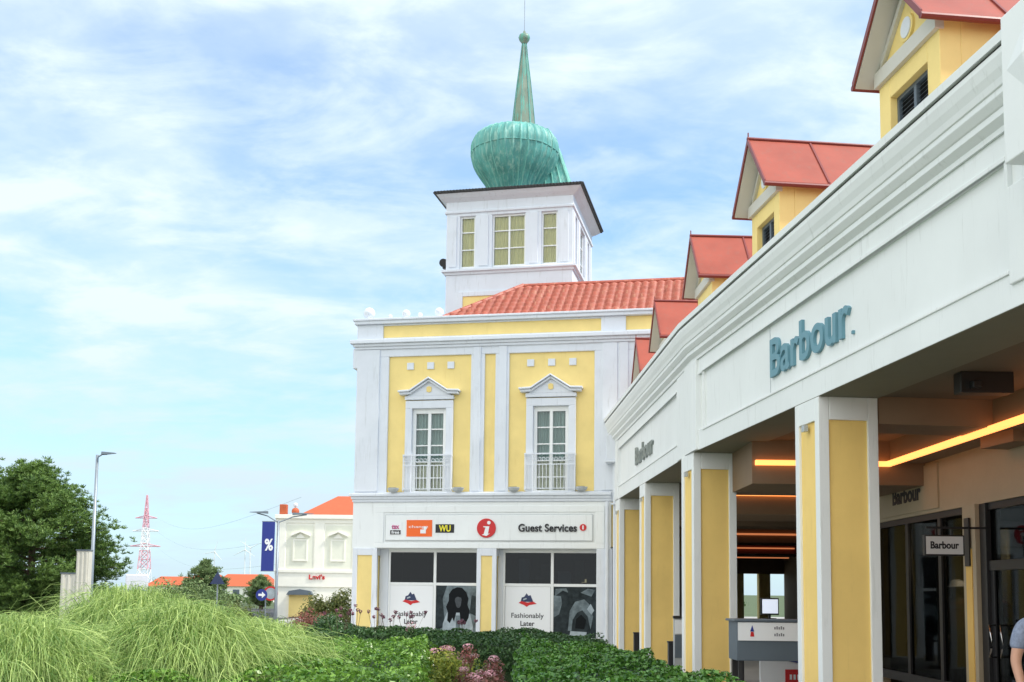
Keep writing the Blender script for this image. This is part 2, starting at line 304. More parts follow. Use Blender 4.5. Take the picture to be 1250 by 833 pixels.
# sign fascia
P_('sign_fascia', WHITE2, MB(G).box(-7.45, -.02, .01, .5, 2.80, 4.12))
t = MB(G).box(-6.78, -.2, -.012, .012, 3.82, 4.0).box(-6.78, -.2, -.012, .012, 2.81, 2.95).box(-6.78, -6.52, -.012, .012, 2.95, 3.82).box(-.46, -.2, -.012, .012, 2.95, 3.82)
P_('fascia_border', WHITE2, t, .008)
P_('sign_panel', WHITE2, MB(G).box(-6.45, -.54, -.03, .012, 3.03, 3.74), .006)
P_('sign_panel_edge', LGREY, MB(G).box(-6.47, -.52, -.018, .011, 3.01, 3.76))
y = -.031
sg = P_('notice_card', PAPER, MB(G).box(-6.34, -5.97, y-.008, y, 3.17, 3.55), label='white card with pink and black lettering')
MB(G).box(-6.31, -6.0, y-.014, y-.008, 3.19, 3.31).build('print', INK, sg)
txt('print', 'tax', G, -6.26, -6.04, 3.35, 3.47, y-.008, .006, PINKP, sg); txt('print', 'free', G, -6.27, -6.04, 3.205, 3.30, y-.014, .006, PAPER, sg)
txt('print', 'tax', G, -6.27, -6.05, 3.34, 3.455, y-.0075, .006, INK, sg)
sg = P_('orange_card', ORANGEP, MB(G).box(-5.83, -5.08, y-.008, y, 3.13, 3.60), label='orange card with white lettering')
txt('print', 'change', G, -5.76, -5.20, 3.35, 3.45, y-.008, .006, PAPER, sg, .0); MB(G).box(-5.42, -5.26, y-.014, y-.008, 3.22, 3.33).disc(-5.28, 3.37, .05, y-.0145, y-.0085, 10).build('print', PAPER, sg)
sg = P_('black_card', INK, MB(G).box(-4.98, -4.44, y-.008, y, 3.24, 3.48), label='black card with yellow lettering')
txt('print', 'WU', G, -4.88, -4.54, 3.27, 3.455, y-.008, .006, YELP, sg, .03)
sg = P_('information_disc', REDP, MB(G).disc(-3.51, 3.37, .27, y-.03, y, 40), .006)
MB(G).prism([(-3.64, 3.18), (-3.50, 3.15), (-3.40, 3.22), (-3.46, 3.21), (-3.42, 3.42), (-3.60, 3.42), (-3.58, 3.39), (-3.53, 3.39), (-3.58, 3.20)], y-.04, y-.03).disc(-3.435, 3.52, .05, y-.04, y-.03, 16).build('print', PAPER, sg)
txt('sign_lettering', 'Guest Services', G, -2.60, -.96, 3.27, 3.49, y, .03, INK, gb, .022)
sg = P_('small_information_disc', REDP, MB(G).disc(-.79, 3.39, .095, y-.02, y, 26))
txt('print', 'i', G, -.81, -.77, 3.335, 3.445, y-.02, .006, PAPER, sg, .05)
# ground floor columns
def col_box(F, x0, x1, y0, y1, z1, parent, ym=YELLOW, mg=.13, top=.28, label=None, deep=.035, wm=WHITE):
    """white framed pier with recessed yellow panels on its four faces"""
    core = MB(F).box(x0+deep, x1-deep, y0+deep, y1-deep, 0, z1-.02)
    fr = MB(F); e = deep+.02
    for xa, xb in ((x0, x0+mg), (x1-mg, x1)):
        for ya, yb in ((y0, y0+mg), (y1-mg, y1)): fr.box(xa, xb, ya, yb, 0, z1)
    fr.box(x0+mg, x1-mg, y0, y0+e, z1-top, z1).box(x0+mg, x1-mg, y1-e, y1, z1-top, z1).box(x0, x0+e, y0+mg, y1-mg, z1-top, z1).box(x1-e, x1, y0+mg, y1-mg, z1-top, z1)
    fr.box(x0+mg, x1-mg, y0, y0+e, 0, .05).box(x0+mg, x1-mg, y1-e, y1, 0, .05).box(x0, x0+e, y0+mg, y1-mg, 0, .05).box(x1-e, x1, y0+mg, y1-mg, 0, .05)
    o = fr.build('column', wm, parent, bevel=.008, label=label); core.build('column_panel', ym, o); return o
col_box(G, -7.42, -6.70, -.02, .55, 2.80, gb, top=.2, mg=.14)
col_box(G, -3.78, -3.22, -.02, .5, 2.80, gb, top=.2, mg=.12)
P_('corner_pier', WHITE, MB(G).box(-.42, .02, -.03, .45, 0, 2.80), .01)
P_('downpipe', WHITE, MB(G).tube([(.10, -.16, .1), (.10, -.16, 4.2), (.10, -.22, 4.35), (.10, -.22, 5.2)], .055, 12).box(.0, .2, -.3, -.12, 4.0, 4.05), smooth=False)
P_('downpipe', WHITE, MB(G).tube([(-.12, -.12, .1), (-.12, -.12, 4.1)], .05, 12))
P_('rainwater_hopper', WHITE, MB(G).box(-.12, .30, -.38, -.04, 5.2, 5.9).box(-.16, .34, -.42, -.03, 5.14, 5.2), .02)
# guest shop windows
def shopwin(x0, x1, mx_, xp):
    fr = MB(G); ya, yb = .36, .44
    for a, b in ((x0, x0+.06), (mx_-.04, mx_+.04), (x1-.06, x1)): fr.box(a, b, ya, yb, .3, 2.80)
    for a, b in ((2.70, 2.80), (1.76, 1.84), (.3, .36)): fr.box(x0+.06, mx_-.04, ya, yb, a, b).box(mx_+.04, x1-.06, ya, yb, a, b)
    w = fr.build('shop_window', PVC, gb, bevel=.006)
    MB(G).box(xp, x0, .34, .46, 0, 2.80).build('jamb', WHITE, w, bevel=.006)
    for a, b in ((x0+.06, mx_-.04), (mx_+.04, x1-.06)): MB(G).box(a, b, .39, .40, 1.84, 2.70).build('pane', GLASSV, w)
    MB(G).box(x0, x1, .36, .46, 0, .3).build('sill_wall', WHITE, w)
    return w
w1 = shopwin(-6.46, -3.78, -5.08, -6.72); w2 = shopwin(-3.10, -.40, -1.70, -3.24)
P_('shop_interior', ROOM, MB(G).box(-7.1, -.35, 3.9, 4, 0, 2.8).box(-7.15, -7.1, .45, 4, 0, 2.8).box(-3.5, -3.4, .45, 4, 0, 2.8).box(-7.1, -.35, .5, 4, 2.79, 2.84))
t = MB(G)
t.box(-2.25, -1.80, .8, .9, 1.90, 2.05).box(-2.1, -1.80, .85, .95, 2.05, 2.40).box(-1.12, -.86, .8, .95, 1.9, 2.5)
P_('interior_shelf', mat('shelf_wood', (.35, .22, .12), .7, var=.3), t)
P_('interior_pillar', CREAMD, MB(G).box(-2.72, -2.42, .75, .95, 0, 2.55).box(-1.62, -1.25, .85, 1.0, 0, 2.2))
P_('interior_lamp', SPOT, MB(G).box(-2.3, -1.95, 2.0, 2.04, 1.96, 1.98).box(-1.12, -.98, 2.3, 2.33, 1.90, 2.0))
def poster_text(w, x0, x1):
    cx = (x0+x1)/2
    p = MB(G).box(x0, x1, .375, .39, .36, 1.76).build('white_poster', PAPER, w, label='white window poster with hat-like emblem and dark lettering')
    yy = .374
    MB(G).prism([(cx-.20, 1.33), (cx+.16, 1.33), (cx+.08, 1.52), (cx+.02, 1.50), (cx-.03, 1.57), (cx-.10, 1.47), (cx-.17, 1.45)], yy-.006, yy).build('emblem', NAVY, p)
    MB(G).prism([(cx-.26, 1.30), (cx-.10, 1.24), (cx-.02, 1.19), (cx+.04, 1.24), (cx+.26, 1.28), (cx+.16, 1.34), (cx, 1.31), (cx-.18, 1.35)], yy-.008, yy).build('emblem', REDP, p)
    MB(G).prism([(cx-.12, 1.37), (cx-.02, 1.41), (cx-.04, 1.44), (cx-.13, 1.41)], yy-.012, yy-.002).build('emblem', P3M, p)
    txt('print', 'Fashionably', G, cx-.46, cx+.46, .84, 1.02, yy, .004, INK, p, .01); txt('print', 'Later', G, cx-.20, cx+.20, .66, .80, yy, .004, INK, p, .02)
    sm = MB(G); xq = cx-.48
    while xq < cx+.46: wq = random.uniform(.012, .03); sm.box(xq, xq+wq, yy-.003, yy, .50, .535+random.uniform(0, .02)); xq += wq+random.choice((.008, .008, .03))
    sm.build('small_print', BLUEP, p)
poster_text(w1, -6.40, -5.13); poster_text(w2, -3.03, -1.75)
p = MB(G).box(-5.04, -3.85, .375, .39, .36, 1.76).build('portrait_poster', P2M, w1, label='black and white poster of a long-haired person in a pale jacket')
yy = .374
MB(G).prism([(-5.04, .5), (-4.75, .6), (-4.80, 1.0), (-4.84, 1.4), (-4.72, 1.76), (-5.04, 1.76)], yy-.002, yy).build('print', P1M, p)
MB(G).prism([(-4.05, 1.0), (-3.85, .9), (-3.85, 1.45), (-4.0, 1.5)], yy-.002, yy).build('print', P1M, p)
MB(G).prism([(-4.85, .36), (-3.95, .36), (-3.95, .62), (-4.03, .95), (-4.22, 1.08), (-4.55, 1.1), (-4.72, .98), (-4.82, .7)], yy-.004, yy).build('jacket', P3M, p)
MB(G).prism([(-4.42, .36), (-4.35, .36), (-4.30, .92), (-4.46, .92)], yy-.006, yy).build('print', P2M, p)
MB(G).prism([(-4.70, .78), (-4.62, .70), (-4.55, .86), (-4.50, .74), (-4.44, 1.0), (-4.34, 1.0), (-4.30, .72), (-4.24, .84), (-4.16, .70), (-4.08, .86), (-4.05, 1.06), (-4.12, 1.22), (-4.09, 1.40), (-4.16, 1.58), (-4.28, 1.70), (-4.42, 1.72), (-4.56, 1.66), (-4.66, 1.52), (-4.66, 1.34), (-4.74, 1.16), (-4.68, 1.0)], yy-.008, yy).build('hair', P4M, p)
MB(G).prism([(-4.38+.105*cos(k*pi/12)*(1 if sin(k*pi/12) > 0 else .82), 1.33+(.15 if sin(k*pi/12) > 0 else .20)*sin(k*pi/12)) for k in range(24)], yy-.010, yy).build('face', P5M, p)
MB(G).prism([(-4.50, 1.34), (-4.49, 1.46), (-4.40, 1.50), (-4.28, 1.46), (-4.27, 1.3), (-4.30, 1.42), (-4.40, 1.45), (-4.46, 1.42)], yy-.012, yy-.0105).build('fringe', P4M, p)
p = MB(G).box(-1.66, -.46, .375, .39, .36, 1.76).build('mural_poster', P1M, w2, label='black and white poster of two people resting among leaves')
MB(G).prism([(-1.66, .9), (-1.50, 1.0), (-1.42, 1.3), (-1.45, 1.5), (-1.66, 1.52)], yy-.002, yy).build('print', P2M, p)
MB(G).prism([(-1.25, .55), (-1.2, 1.1), (-1.05, 1.35), (-.80, 1.42), (-.62, 1.25), (-.55, .95), (-.62, .6), (-.70, .95), (-.85, 1.12), (-1.0, 1.05), (-1.12, .85), (-1.15, .55)], yy-.004, yy).build('print', P2M, p)
MB(G).prism([(-1.2, .42), (-.75, .40), (-.72, .52), (-1.18, .54)], yy-.006, yy).prism([(-.72, 1.15), (-.60, 1.0), (-.52, 1.12), (-.62, 1.3)], yy-.006, yy).build('print', P3M, p)
MB(G).prism([(-1.62, 1.5), (-1.4, 1.66), (-1.25, 1.6), (-1.3, 1.72), (-1.6, 1.7)], yy-.006, yy).prism([(-.9, 1.6), (-.6, 1.5), (-.5, 1.68), (-.7, 1.72)], yy-.006, yy).build('print', P2M, p)
MB(G).prism([(-1.05, .62), (-.8, .6), (-.74, .85), (-.88, 1.0), (-1.02, .88)], yy-.008, yy).build('print', P4M, p)
# french windows with pediments
def curtain(F, x0, x1, y, z0, z1, material, parent, n=60, amp=.03, name='curtain'):
    xs = np.linspace(x0, x1, n); ys = y+amp*np.sin(np.linspace(0, n*.9, n))+RNG.normal(0, amp*.2, n)
    mb = MB(F); mb.add([(a, b, z0) for a, b in zip(xs, ys)]+[(a, b, z1) for a, b in zip(xs, ys)], [(i, i+1, n+i+1, n+i) for i in range(n-1)])
    return mb.build(name, material, parent)
for cx in (-5.235, -1.715):
    fr = MB(G).box(cx-.70, cx-.50, -.05, .1, 4.30, 6.80).box(cx+.50, cx+.70, -.05, .1, 4.30, 6.80).box(cx-.70, cx+.70, -.05, .1, 6.80, 7.02)
    w = P_('french_window', WHITE, fr, .012)
    s = MB(G).box(cx-.78, cx+.78, -.10, .08, 4.30, 4.38)
    s.build('sill', WHITE, w, bevel=.015)
    cs = MB(G).box(cx-.5, cx-.40, .06, .14, 4.38, 6.8).box(cx+.40, cx+.5, .06, .14, 4.38, 6.8).box(cx-.4, cx+.4, .06, .14, 6.66, 6.8).box(cx-.4, cx+.4, .06, .14, 4.38, 4.44).box(cx-.045, cx+.045, .055, .14, 4.44, 6.66)
    for z in (6.19, 5.72, 5.25, 4.79): cs.box(cx-.4, cx-.045, .075, .12, z, z+.035).box(cx+.045, cx+.4, .075, .12, z, z+.035)
    cs.build('casement', PVC, w, bevel=.004)
    MB(G).box(cx-.4, cx-.046, .10, .104, 4.44, 6.66).box(cx+.046, cx+.4, .10, .104, 4.44, 6.66).build('pane', GLASS, w)
    curtain(G, cx-.42, cx+.42, .2, 5.3, 6.7, CURTD, w); curtain(G, cx-.42, cx+.42, .22, 4.4, 5.3, CURT, w)
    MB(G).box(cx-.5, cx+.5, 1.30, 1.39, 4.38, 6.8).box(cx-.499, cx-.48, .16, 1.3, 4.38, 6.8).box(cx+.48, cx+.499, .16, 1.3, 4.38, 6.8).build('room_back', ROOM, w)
    pd = MB(G).box(cx-.72, cx+.72, -.07, .08, 7.05, 7.16).prism([(cx-.66, 7.16), (cx+.66, 7.16), (cx+.5, 7.24), (cx, 7.56), (cx-.5, 7.24)], -.07, .08)
    pd.band([(cx-.86, 7.19), (cx-.55, 7.20), (cx, 7.56), (cx+.55, 7.20), (cx+.86, 7.19)], .07, -.15, .08)
    pd.band([(cx-.90, 7.26), (cx-.56, 7.275), (cx, 7.64), (cx+.56, 7.275), (cx+.90, 7.26)], .05, -.21, .08)
    pdo = pd.build('pediment', WHITE, w, bevel=.01)
    MB(G).prism([(cx+.10*cos(k*pi/4)*(1 if k % 2 else .7), 7.34+.09*sin(k*pi/4)) for k in range(8)], -.095, -.06).build('rosette', YELLOW, pdo)
    rl = MB(G).box(cx-.72, cx+.72, -.16, -.12, 5.42, 5.46).box(cx-.70, cx+.70, -.15, -.13, 5.13, 5.155).box(cx-.70, cx+.70, -.15, -.13, 4.46, 4.485)
    for k in range(15): x = cx-.70+k*.1; rl.box(x-.008, x+.008, -.148, -.132, 4.485 if k else 4.40, 5.13)
    for k in range(12):
        x = cx-.64+k*.116
        rl.tube([(x+.045*cos(q*pi/5), -.14, 5.29+.045*sin(q*pi/5)) for q in range(11)], .009, 5, False)
    for sx in (-1, 1): rl.box(cx+sx*.70-.015, cx+sx*.70+.015, -.155, -.125, 4.42, 5.46).box(cx+sx*.70-.02, cx+sx*.70+.02, -.15, .0, 5.40, 5.44).box(cx+sx*.70-.02, cx+sx*.70+.02, -.15, .0, 4.46, 4.5)
    rl.build('balcony_railing', WHITE, w)
    for dx in (-.60, 0, .60): P_('square_ornament', WHITE, MB(G).box(cx+dx-.10, cx+dx+.10, .02, .1, 7.95, 8.15), .008)
for x in (-6.22, -4.32, -2.73, -.83):
    b = MB(G).lathe([(.05, 0), (.14, .05), (.17, .12), (.17, .14), (.12, .14)], (x, -.14, 4.365), 16, 1, .6); lo = b.build('facade_uplight', LGREY, gb, smooth=False)
    MB(G).box(x-.10, x+.10, -.22, -.09, 4.507, 4.515).build('lens', BLACK, lo)
for x, r in ((-7.14, .17), (-6.02, .12), (-5.03, .13), (-5.6, .07), (-6.5, .06)):
    b = MB(G).lathe([(r*.5, 0), (r*.35, .03)]+[(r*sin(pi*(.12+.88*k/10)), .04+r-r*cos(pi*(.12+.88*k/10))) for k in range(10)]+[(.004, .04+2*r)], (x, .12, 9.46), 20)
    b.build('ball_finial', WHITE, gb, smooth=True)
# tiled roof: real pantile relief
def pantile(F, x0, x1, y0, z0, y1, z1, hipL, hipR, parent, material, tw=.24, rows=9, name='roof', xr=8):
    nx = int((x1-x0)/tw*xr); xs = np.linspace(x0, x1, nx+1); sl = math.hypot(y1-y0, z1-z0); ny, nz = -(z1-z0)/sl, (y1-y0)/sl
    V = []; ts = []
    for r in range(rows): ts += [(r/rows, .075), ((r+.93)/rows, .0)]
    ts.append((1, 0)); idx = 0; grid = []
    for tt, lift_ in ts:
        a = x0+hipL*tt; b = x1-hipR*tt
        row = []
        for x in xs:
            u = (x-x0)/tw; w = .055*abs(math.sin(pi*u))**.8; xx = min(max(x, a), b); h = w+lift_
            row.append((xx, y0+(y1-y0)*tt+ny*h, z0+(z1-z0)*tt+nz*h))
        grid += row
    n = nx+1; Fc = [(j*n+i, j*n+i+1, (j+1)*n+i+1, (j+1)*n+i) for j in range(len(ts)-1) for i in range(nx)]
    V = np.array(grid); Fm = np.array(F); V = V @ Fm[:3, :3].T + Fm[:3, 3]
    return npmesh(name, V, Fc, material, parent, False)
rf = pantile(G, -5.15, 6.5, .45, 9.44, 2.75, 11.02, 2.1, 0, gb, TILE, rows=8)
MB(G).add([(-5.15, .45, 9.40), (6.5, .45, 9.40), (6.5, 2.75, 11.0), (-3.05, 2.75, 11.0), (-5.15, 5.05, 9.4), (6.5, 5.05, 9.4)], [(0, 1, 2, 3), (0, 3, 4), (3, 2, 5, 4), (0, 4, 5, 1), (1, 5, 2)]).build('roof_deck', TILE, rf)
MB(G).tube([(-5.15+2.1*k/12, .45+2.3*k/12, 9.50+1.58*k/12) for k in range(13)], .07, 8).tube([(-3.05+.4*k, 2.75, 11.06) for k in range(24)], .075, 8).build('ridge_tile', TILE, rf)
P_('flat_roof', DARK, MB(G).box(-7.3, 6.4, .4, 9, 9.30, 9.34))
# ------------------------------------------------------------------ tower
TC = Vector((.24, 35.58, 0)); T = frame(TC, -.215)
H = 2.05
P_('tower_base', WHITE, MB(T).box(-H, H, -H, H, 9.3, 11.66), .01)
for sgn in (0, 1, 2, 3):
    Q = T @ Matrix.Rotation(sgn*pi/2, 4, 'Z')
    P_('tower_panel', YELLOW, MB(Q).box(-1.47, 1.47, -H-.012, -H+.02, 9.9, 10.92))
    t = MB(Q).box(-1.62, -1.47, -H-.05, -H+.02, 9.9, 11.07).box(1.47, 1.62, -H-.05, -H+.02, 9.9, 11.07).box(-1.47, 1.47, -H-.05, -H+.02, 10.92, 11.07)
    P_('tower_panel_frame', WHITE, t, .01)
    # upper stage piers and lintel around three openings
    t = MB(Q)
    for a, b in ((-H, -1.60), (-1.10, -.54), (.54, 1.05), (1.56, H)): t.box(a, b-(0 if b < H else .3), -H, -H+.3, 11.82, 13.56)
    t.box(-H, H-.3, -H, -H+.3, 13.56, 14.12)
    for a, b in ((-1.95, -1.70), (-.98, -.66), (.66, .94), (1.66, 1.92)): t.box(a, b, -H-.03, -H+.01, 11.9, 13.56)
    P_('tower_pier_wall', WHITE, t, .008)
    for a, b in ((-1.60, -1.10), (-.54, .54), (1.05, 1.56)):
        fr = MB(Q).box(a, a+.05, -H+.08, -H+.15, 11.82, 13.56).box(b-.05, b, -H+.08, -H+.15, 11.82, 13.56).box(a+.05, b-.05, -H+.08, -H+.15, 11.82, 11.92).box(a+.05, b-.05, -H+.08, -H+.15, 13.50, 13.56)
        for z in (12.45, 13.02): fr.box(a+.05, b-.05, -H+.09, -H+.14, z, z+.035)
        if b-a > .8: fr.box(-.03, .03, -H+.085, -H+.145, 11.92, 13.50)
        w = P_('tower_window', PVC, fr, .004)
        MB(Q).box(a+.05, b-.05, -H+.11, -H+.115, 11.92, 13.5).build('pane', GLASS, w)
        curtain(Q, a, b, -H+.17, 11.82, 13.55, OLIVEC, w, int((b-a)*60), .02)
    if sgn == 0:
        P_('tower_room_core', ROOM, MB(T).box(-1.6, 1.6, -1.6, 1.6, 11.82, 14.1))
def sq(F, rings): # stacked square rings (half,z)
    mb = MB(F); vs = []; fs = []
    for h, z in rings: vs += [(-h, -h, z), (h, -h, z), (h, h, z), (-h, h, z)]
    for i in range(len(rings)-1):
        for k in range(4): fs.append((i*4+k, i*4+(k+1) % 4, i*4+4+(k+1) % 4, i*4+4+k))
    fs += [(3, 2, 1, 0), tuple(len(rings)*4-4+k for k in range(4))]
    return mb.add(vs, fs)
P_('tower_band', WHITE, sq(T, [(H+.04, 11.64), (H+.05, 11.70), (H+.12, 11.73), (H+.12, 11.79), (H+.03, 11.83)]))
P_('tower_cornice', WHITE, sq(T, [(H, 13.64), (H+.05, 13.66), (H+.05, 13.72), (H+.015, 13.74), (H+.015, 14.02), (H+.07, 14.06), (H+.16, 14.12), (H+.27, 14.22), (H+.28, 14.24)]), .004)
P_('tower_eave', DARK, sq(T, [(H+.30, 14.24), (H+.34, 14.245), (H+.34, 14.32), (H+.30, 14.33), (1.4, 14.55)]), .004)
t = MB(T)
for sgn in range(4):
    Q = Matrix.Rotation(sgn*pi/2, 4, 'Z')
    for k in range(46):
        x = -H-.3+k*.104; a = Q @ Vector((x, -H-.335, 14.30)); b = Q @ Vector((x, -H-.38, 14.285)); t.tube([a, b], .028, 6)
P_('eave_edge_tile', DARK, t)
P_('tower_loudspeaker', BLACK, MB(T).box(-H-.22, -H-.02, -1.7, -1.5, 12.0, 12.3).tube([(-H-.12, -1.75, 12.15), (-H-.12, -1.95, 12.1)], [.06, .14], 12), .01)
# onion bulb (front) with standing-seam ribs
def bulb(c, prof, n, nr, sx, sy, rib):
    mb = MB(T); vs = []; fs = []
    for r, z in prof:
        for k in range(n):
            t_ = 2*pi*k/n; q = r*(1+.012*cos(8*t_)); 
            if k % (n//nr) == 0: q += rib
            vs.append((c[0]+q*cos(t_)*sx, c[1]+q*sin(t_)*sy, z))
    for i in range(len(prof)-1):
        for k in range(n): fs.append((i*n+k, i*n+(k+1) % n, (i+1)*n+(k+1) % n, (i+1)*n+k))
    fs += [list(range(n))[::-1], list(range((len(prof)-1)*n, len(prof)*n))]
    return mb.add(vs, fs)
def smoothprof(pts, m=6):
    out = []
    for i in range(len(pts)-1):
        p0 = pts[max(i-1, 0)]; p1 = pts[i]; p2 = pts[i+1]; p3 = pts[min(i+2, len(pts)-1)]
        for k in range(m):
            u = k/m; out.append(tuple(.5*((2*p1[j])+(-p0[j]+p2[j])*u+(2*p0[j]-5*p1[j]+4*p2[j]-p3[j])*u*u+(-p0[j]+3*p1[j]-3*p2[j]+p3[j])*u**3) for j in (0, 1)))
    out.append(pts[-1]); return out
lowp = smoothprof([(.66, 14.40), (.76, 14.62), (.92, 14.90), (1.16, 15.25), (1.34, 15.58), (1.42, 15.90)])
seam_ = None
upp = smoothprof([(1.42, 15.90), (1.42, 16.15), (1.32, 16.42), (1.08, 16.60), (.75, 16.68), (.40, 16.68)])
od = P_('onion_dome', COPPER, bulb((-.08, -.95), lowp, 144, 36, 1, 1.0, .035))
bulb((-.08, -.95), upp, 144, 36, 1, 1.0, .03).build('dome_cap', COPPER, od)
t = MB(T)
for k in range(36):
    a = 2*pi*k/36; t.tube([(-.08+(r+.022)*cos(a), -.95+(r+.022)*sin(a), z) for r, z in (lowp+upp[1:])[::3]], .013, 4)
t.build('rib', COPPERL, od)
bulb((-.08, -.95), [(1.425, 15.88), (1.44, 15.89), (1.44, 15.91), (1.425, 15.92)], 144, 36, 1, 1, .01).build('dome_seam', COPPER, od)
sk = sq(T @ Matrix.Translation((.45, .35, 0)), [(1.45, 14.3), (1.34, 14.6), (1.19, 15.1), (1.02, 15.6), (.86, 16.1), (.70, 16.6), (.5, 17.0), (.42, 17.15)])
o = sk.build('dome_skirt', COPPER, od)
rb = MB(T @ Matrix.Translation((.45, .35, 0)))
ring = [(1.45, 14.3), (1.34, 14.6), (1.19, 15.1), (1.02, 15.6), (.86, 16.1), (.70, 16.6), (.5, 17.0)]
for k in range(-5, 6):
    rb.tube([(h+.01, k/5*h, z) for h, z in ring], .022, 5); rb.tube([(k/5*h, -h-.01, z) for h, z in ring], .022, 5)
rb.build('skirt_seam', COPPERL, o)
sp = MB(T).lathe([(.43, 16.95), (.40, 17.3), (.33, 18.0), (.24, 18.8), (.13, 19.7), (.075, 20.22)], (0, 0, 0), 8)
spo = P_('spire', COPPERD, sp)
t = MB(T)
for k in range(8):
    a = 2*pi*k/8; t.tube([(r*cos(a), r*sin(a), z) for r, z in [(.435, 16.95), (.405, 17.3), (.335, 18.0), (.245, 18.8), (.135, 19.7), (.08, 20.22)]], .014, 5)
t.build('spire_seam', COPPER, spo)
MB(T).lathe([(.07, 20.2), (.09, 20.25), (.17, 20.36), (.20, 20.45), (.17, 20.54), (.06, 20.60), (.03, 20.70)], (0, 0, 0), 20).build('finial', COPPERD, spo, smooth=True)
MB(T).tube([(0, 0, 20.6), (0, 0, 21.8)], .012, 6).build('lightning_rod', STEEL, spo)
# ------------------------------------------------------------------ ARCADE BUILDING
AA, AB = -.1134, -.0374
P2 = Vector((3.2, 19.07, 0))
def FR(a):
    xA = Vector((-sin(a), -cos(a), 0)); yA = Vector((cos(a), -sin(a), 0)); M = Matrix.Identity(4)
    for i in range(3): M[i][0] = xA[i]; M[i][1] = yA[i]; M[i][3] = P2[i]
    return M
A, B = FR(AA), FR(AB)
ab = empty('arcade_building', P2, 0, 'white shopping arcade with yellow framed columns and red roofed dormers curving away on the right', 'building')
def pt(Fr, x, y): q = Fr @ Vector((x, y, 0)); return (q.x, q.y)
NEAR, FAR = 17., -10.75
path = [pt(B, FAR, 0), pt(A, 0, 0), pt(A, NEAR, 0)]      # walking towards the camera: outside is on the right hand
HB = 4.1
def Q_(name, m_, mb, bevel=0, parent=ab, **k): return mb.build(name, m_, parent, bevel=bevel, **k)
def sw(prof, pth=path): return MB().sweep(prof, pth)
Q_('beam', WHITE2, sw([(0, HB), (.0, 4.44), (-.05, 4.44), (-.05, 5.43), (.0, 5.43), (0, 6.2), (-.75, 6.2), (-.8, HB)]))
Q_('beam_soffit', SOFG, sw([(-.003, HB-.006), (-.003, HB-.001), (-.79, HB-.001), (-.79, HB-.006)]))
Q_('cornice', WHITE2, sw([(0.002, 5.69), (.03, 5.69), (.035, 5.74), (.09, 5.79), (.10, 5.80), (.10, 5.86), (.115, 5.87), (.16, 5.93), (.165, 5.94), (.165, 5.99), (.18, 6.0), (.195, 6.06), (.225, 6.13), (.25, 6.22), (.25, 6.27), (.002, 6.27)]))
Q_('gutter', BLACK, sw([(.0, 6.27), (.235, 6.27), (.235, 6.30), (.0, 6.30)]))
Q_('coping', WHITE2, sw([(-.25, 6.30), (.275, 6.30), (.28, 6.385), (-.25, 6.40)]))
# raised frames of the name panels
def panel_edge(F, x0, x1, nm='panel_moulding'):
    t = MB(F).box(x0, x1, -.018, .02, 5.43, 5.475).box(x0, x1, -.018, .02, 4.405, 4.44).box(x0, x0+.05, .0, .052, 4.44, 5.43).box(x1-.05, x1, .0, .052, 4.44, 5.43)
    Q_(nm, WHITE2, t, .006)
panel_edge(A, .55, 9.87); panel_edge(B, -9.75, -1.55)
Q_('panel_joint', LGREY, MB(A).box(3.76, 3.775, .045, .06, 4.45, 5.42))
Q_('corner_pilaster', WHITE2, sw([(.045, HB+.002), (.045, 5.69), (-.06, 5.69), (-.06, HB+.002)], [pt(B, -.62, 0), pt(A, 0, 0), pt(A, .30, 0)]), .006)
Q_('corner_pilaster', WHITE2, sw([(.02, HB+.003), (.02, 5.69), (-.06, 5.69), (-.06, HB+.003)], [pt(B, -1.45, 0), pt(B, -.70, 0)]), .006)
Q_('end_pilaster', WHITE2, sw([(.02, HB+.003), (.02, 5.69), (-.06, 5.69), (-.06, HB+.003)], [pt(B, -10.7, 0), pt(B, -9.85, 0)]), .006)
np_ = Q_('bay_block', WHITE2, MB(A).box(10.38, 12.2, -.33, .3, 5.17, 6.44).box(9.90, 11.56, -.03, .3, 4.3, 5.17), .012)
MB(A).add([(10.45, -.33, 5.95), (10.75, -.33, 6.25), (11.05, -.33, 5.95), (10.75, -.33, 5.65), (10.75, -.38, 5.95)], [(0, 1, 4), (1, 2, 4), (2, 3, 4), (3, 0, 4)]).build('diamond_boss', WHITE2, np_)
txt('sign_lettering', 'Barbour', A, 3.86, 6.52, 4.66, 5.21, .05, .045, BLUEG, ab, .016, 'large blue-grey raised shop lettering')
Q_('trademark_dot', BLUEG, MB(A).box(6.56, 6.60, .02, .05, 4.66, 4.70))
txt('sign_lettering', 'Barbour', B, -6.95, -4.45, 4.66, 5.08, .05, .045, GREYL, ab, .03, 'smaller grey raised shop lettering farther along the arcade')
# columns
for F, x, nm in ((A, 11.35, 0), (A, 5.60, 1), (A, -.02, 2), (B, -5.38, 3), (B, -9.60, 4)):
    c = col_box(F, x-.80, x, .0, .78, HB-.006, ab, mg=.135, top=.29, ym=YELLOWC, wm=WHITE2)
    if nm: MB(F).box(x-.45, x-.35, -.05, .0, 3.70, 3.78).build('junction_box', LGREY, c)
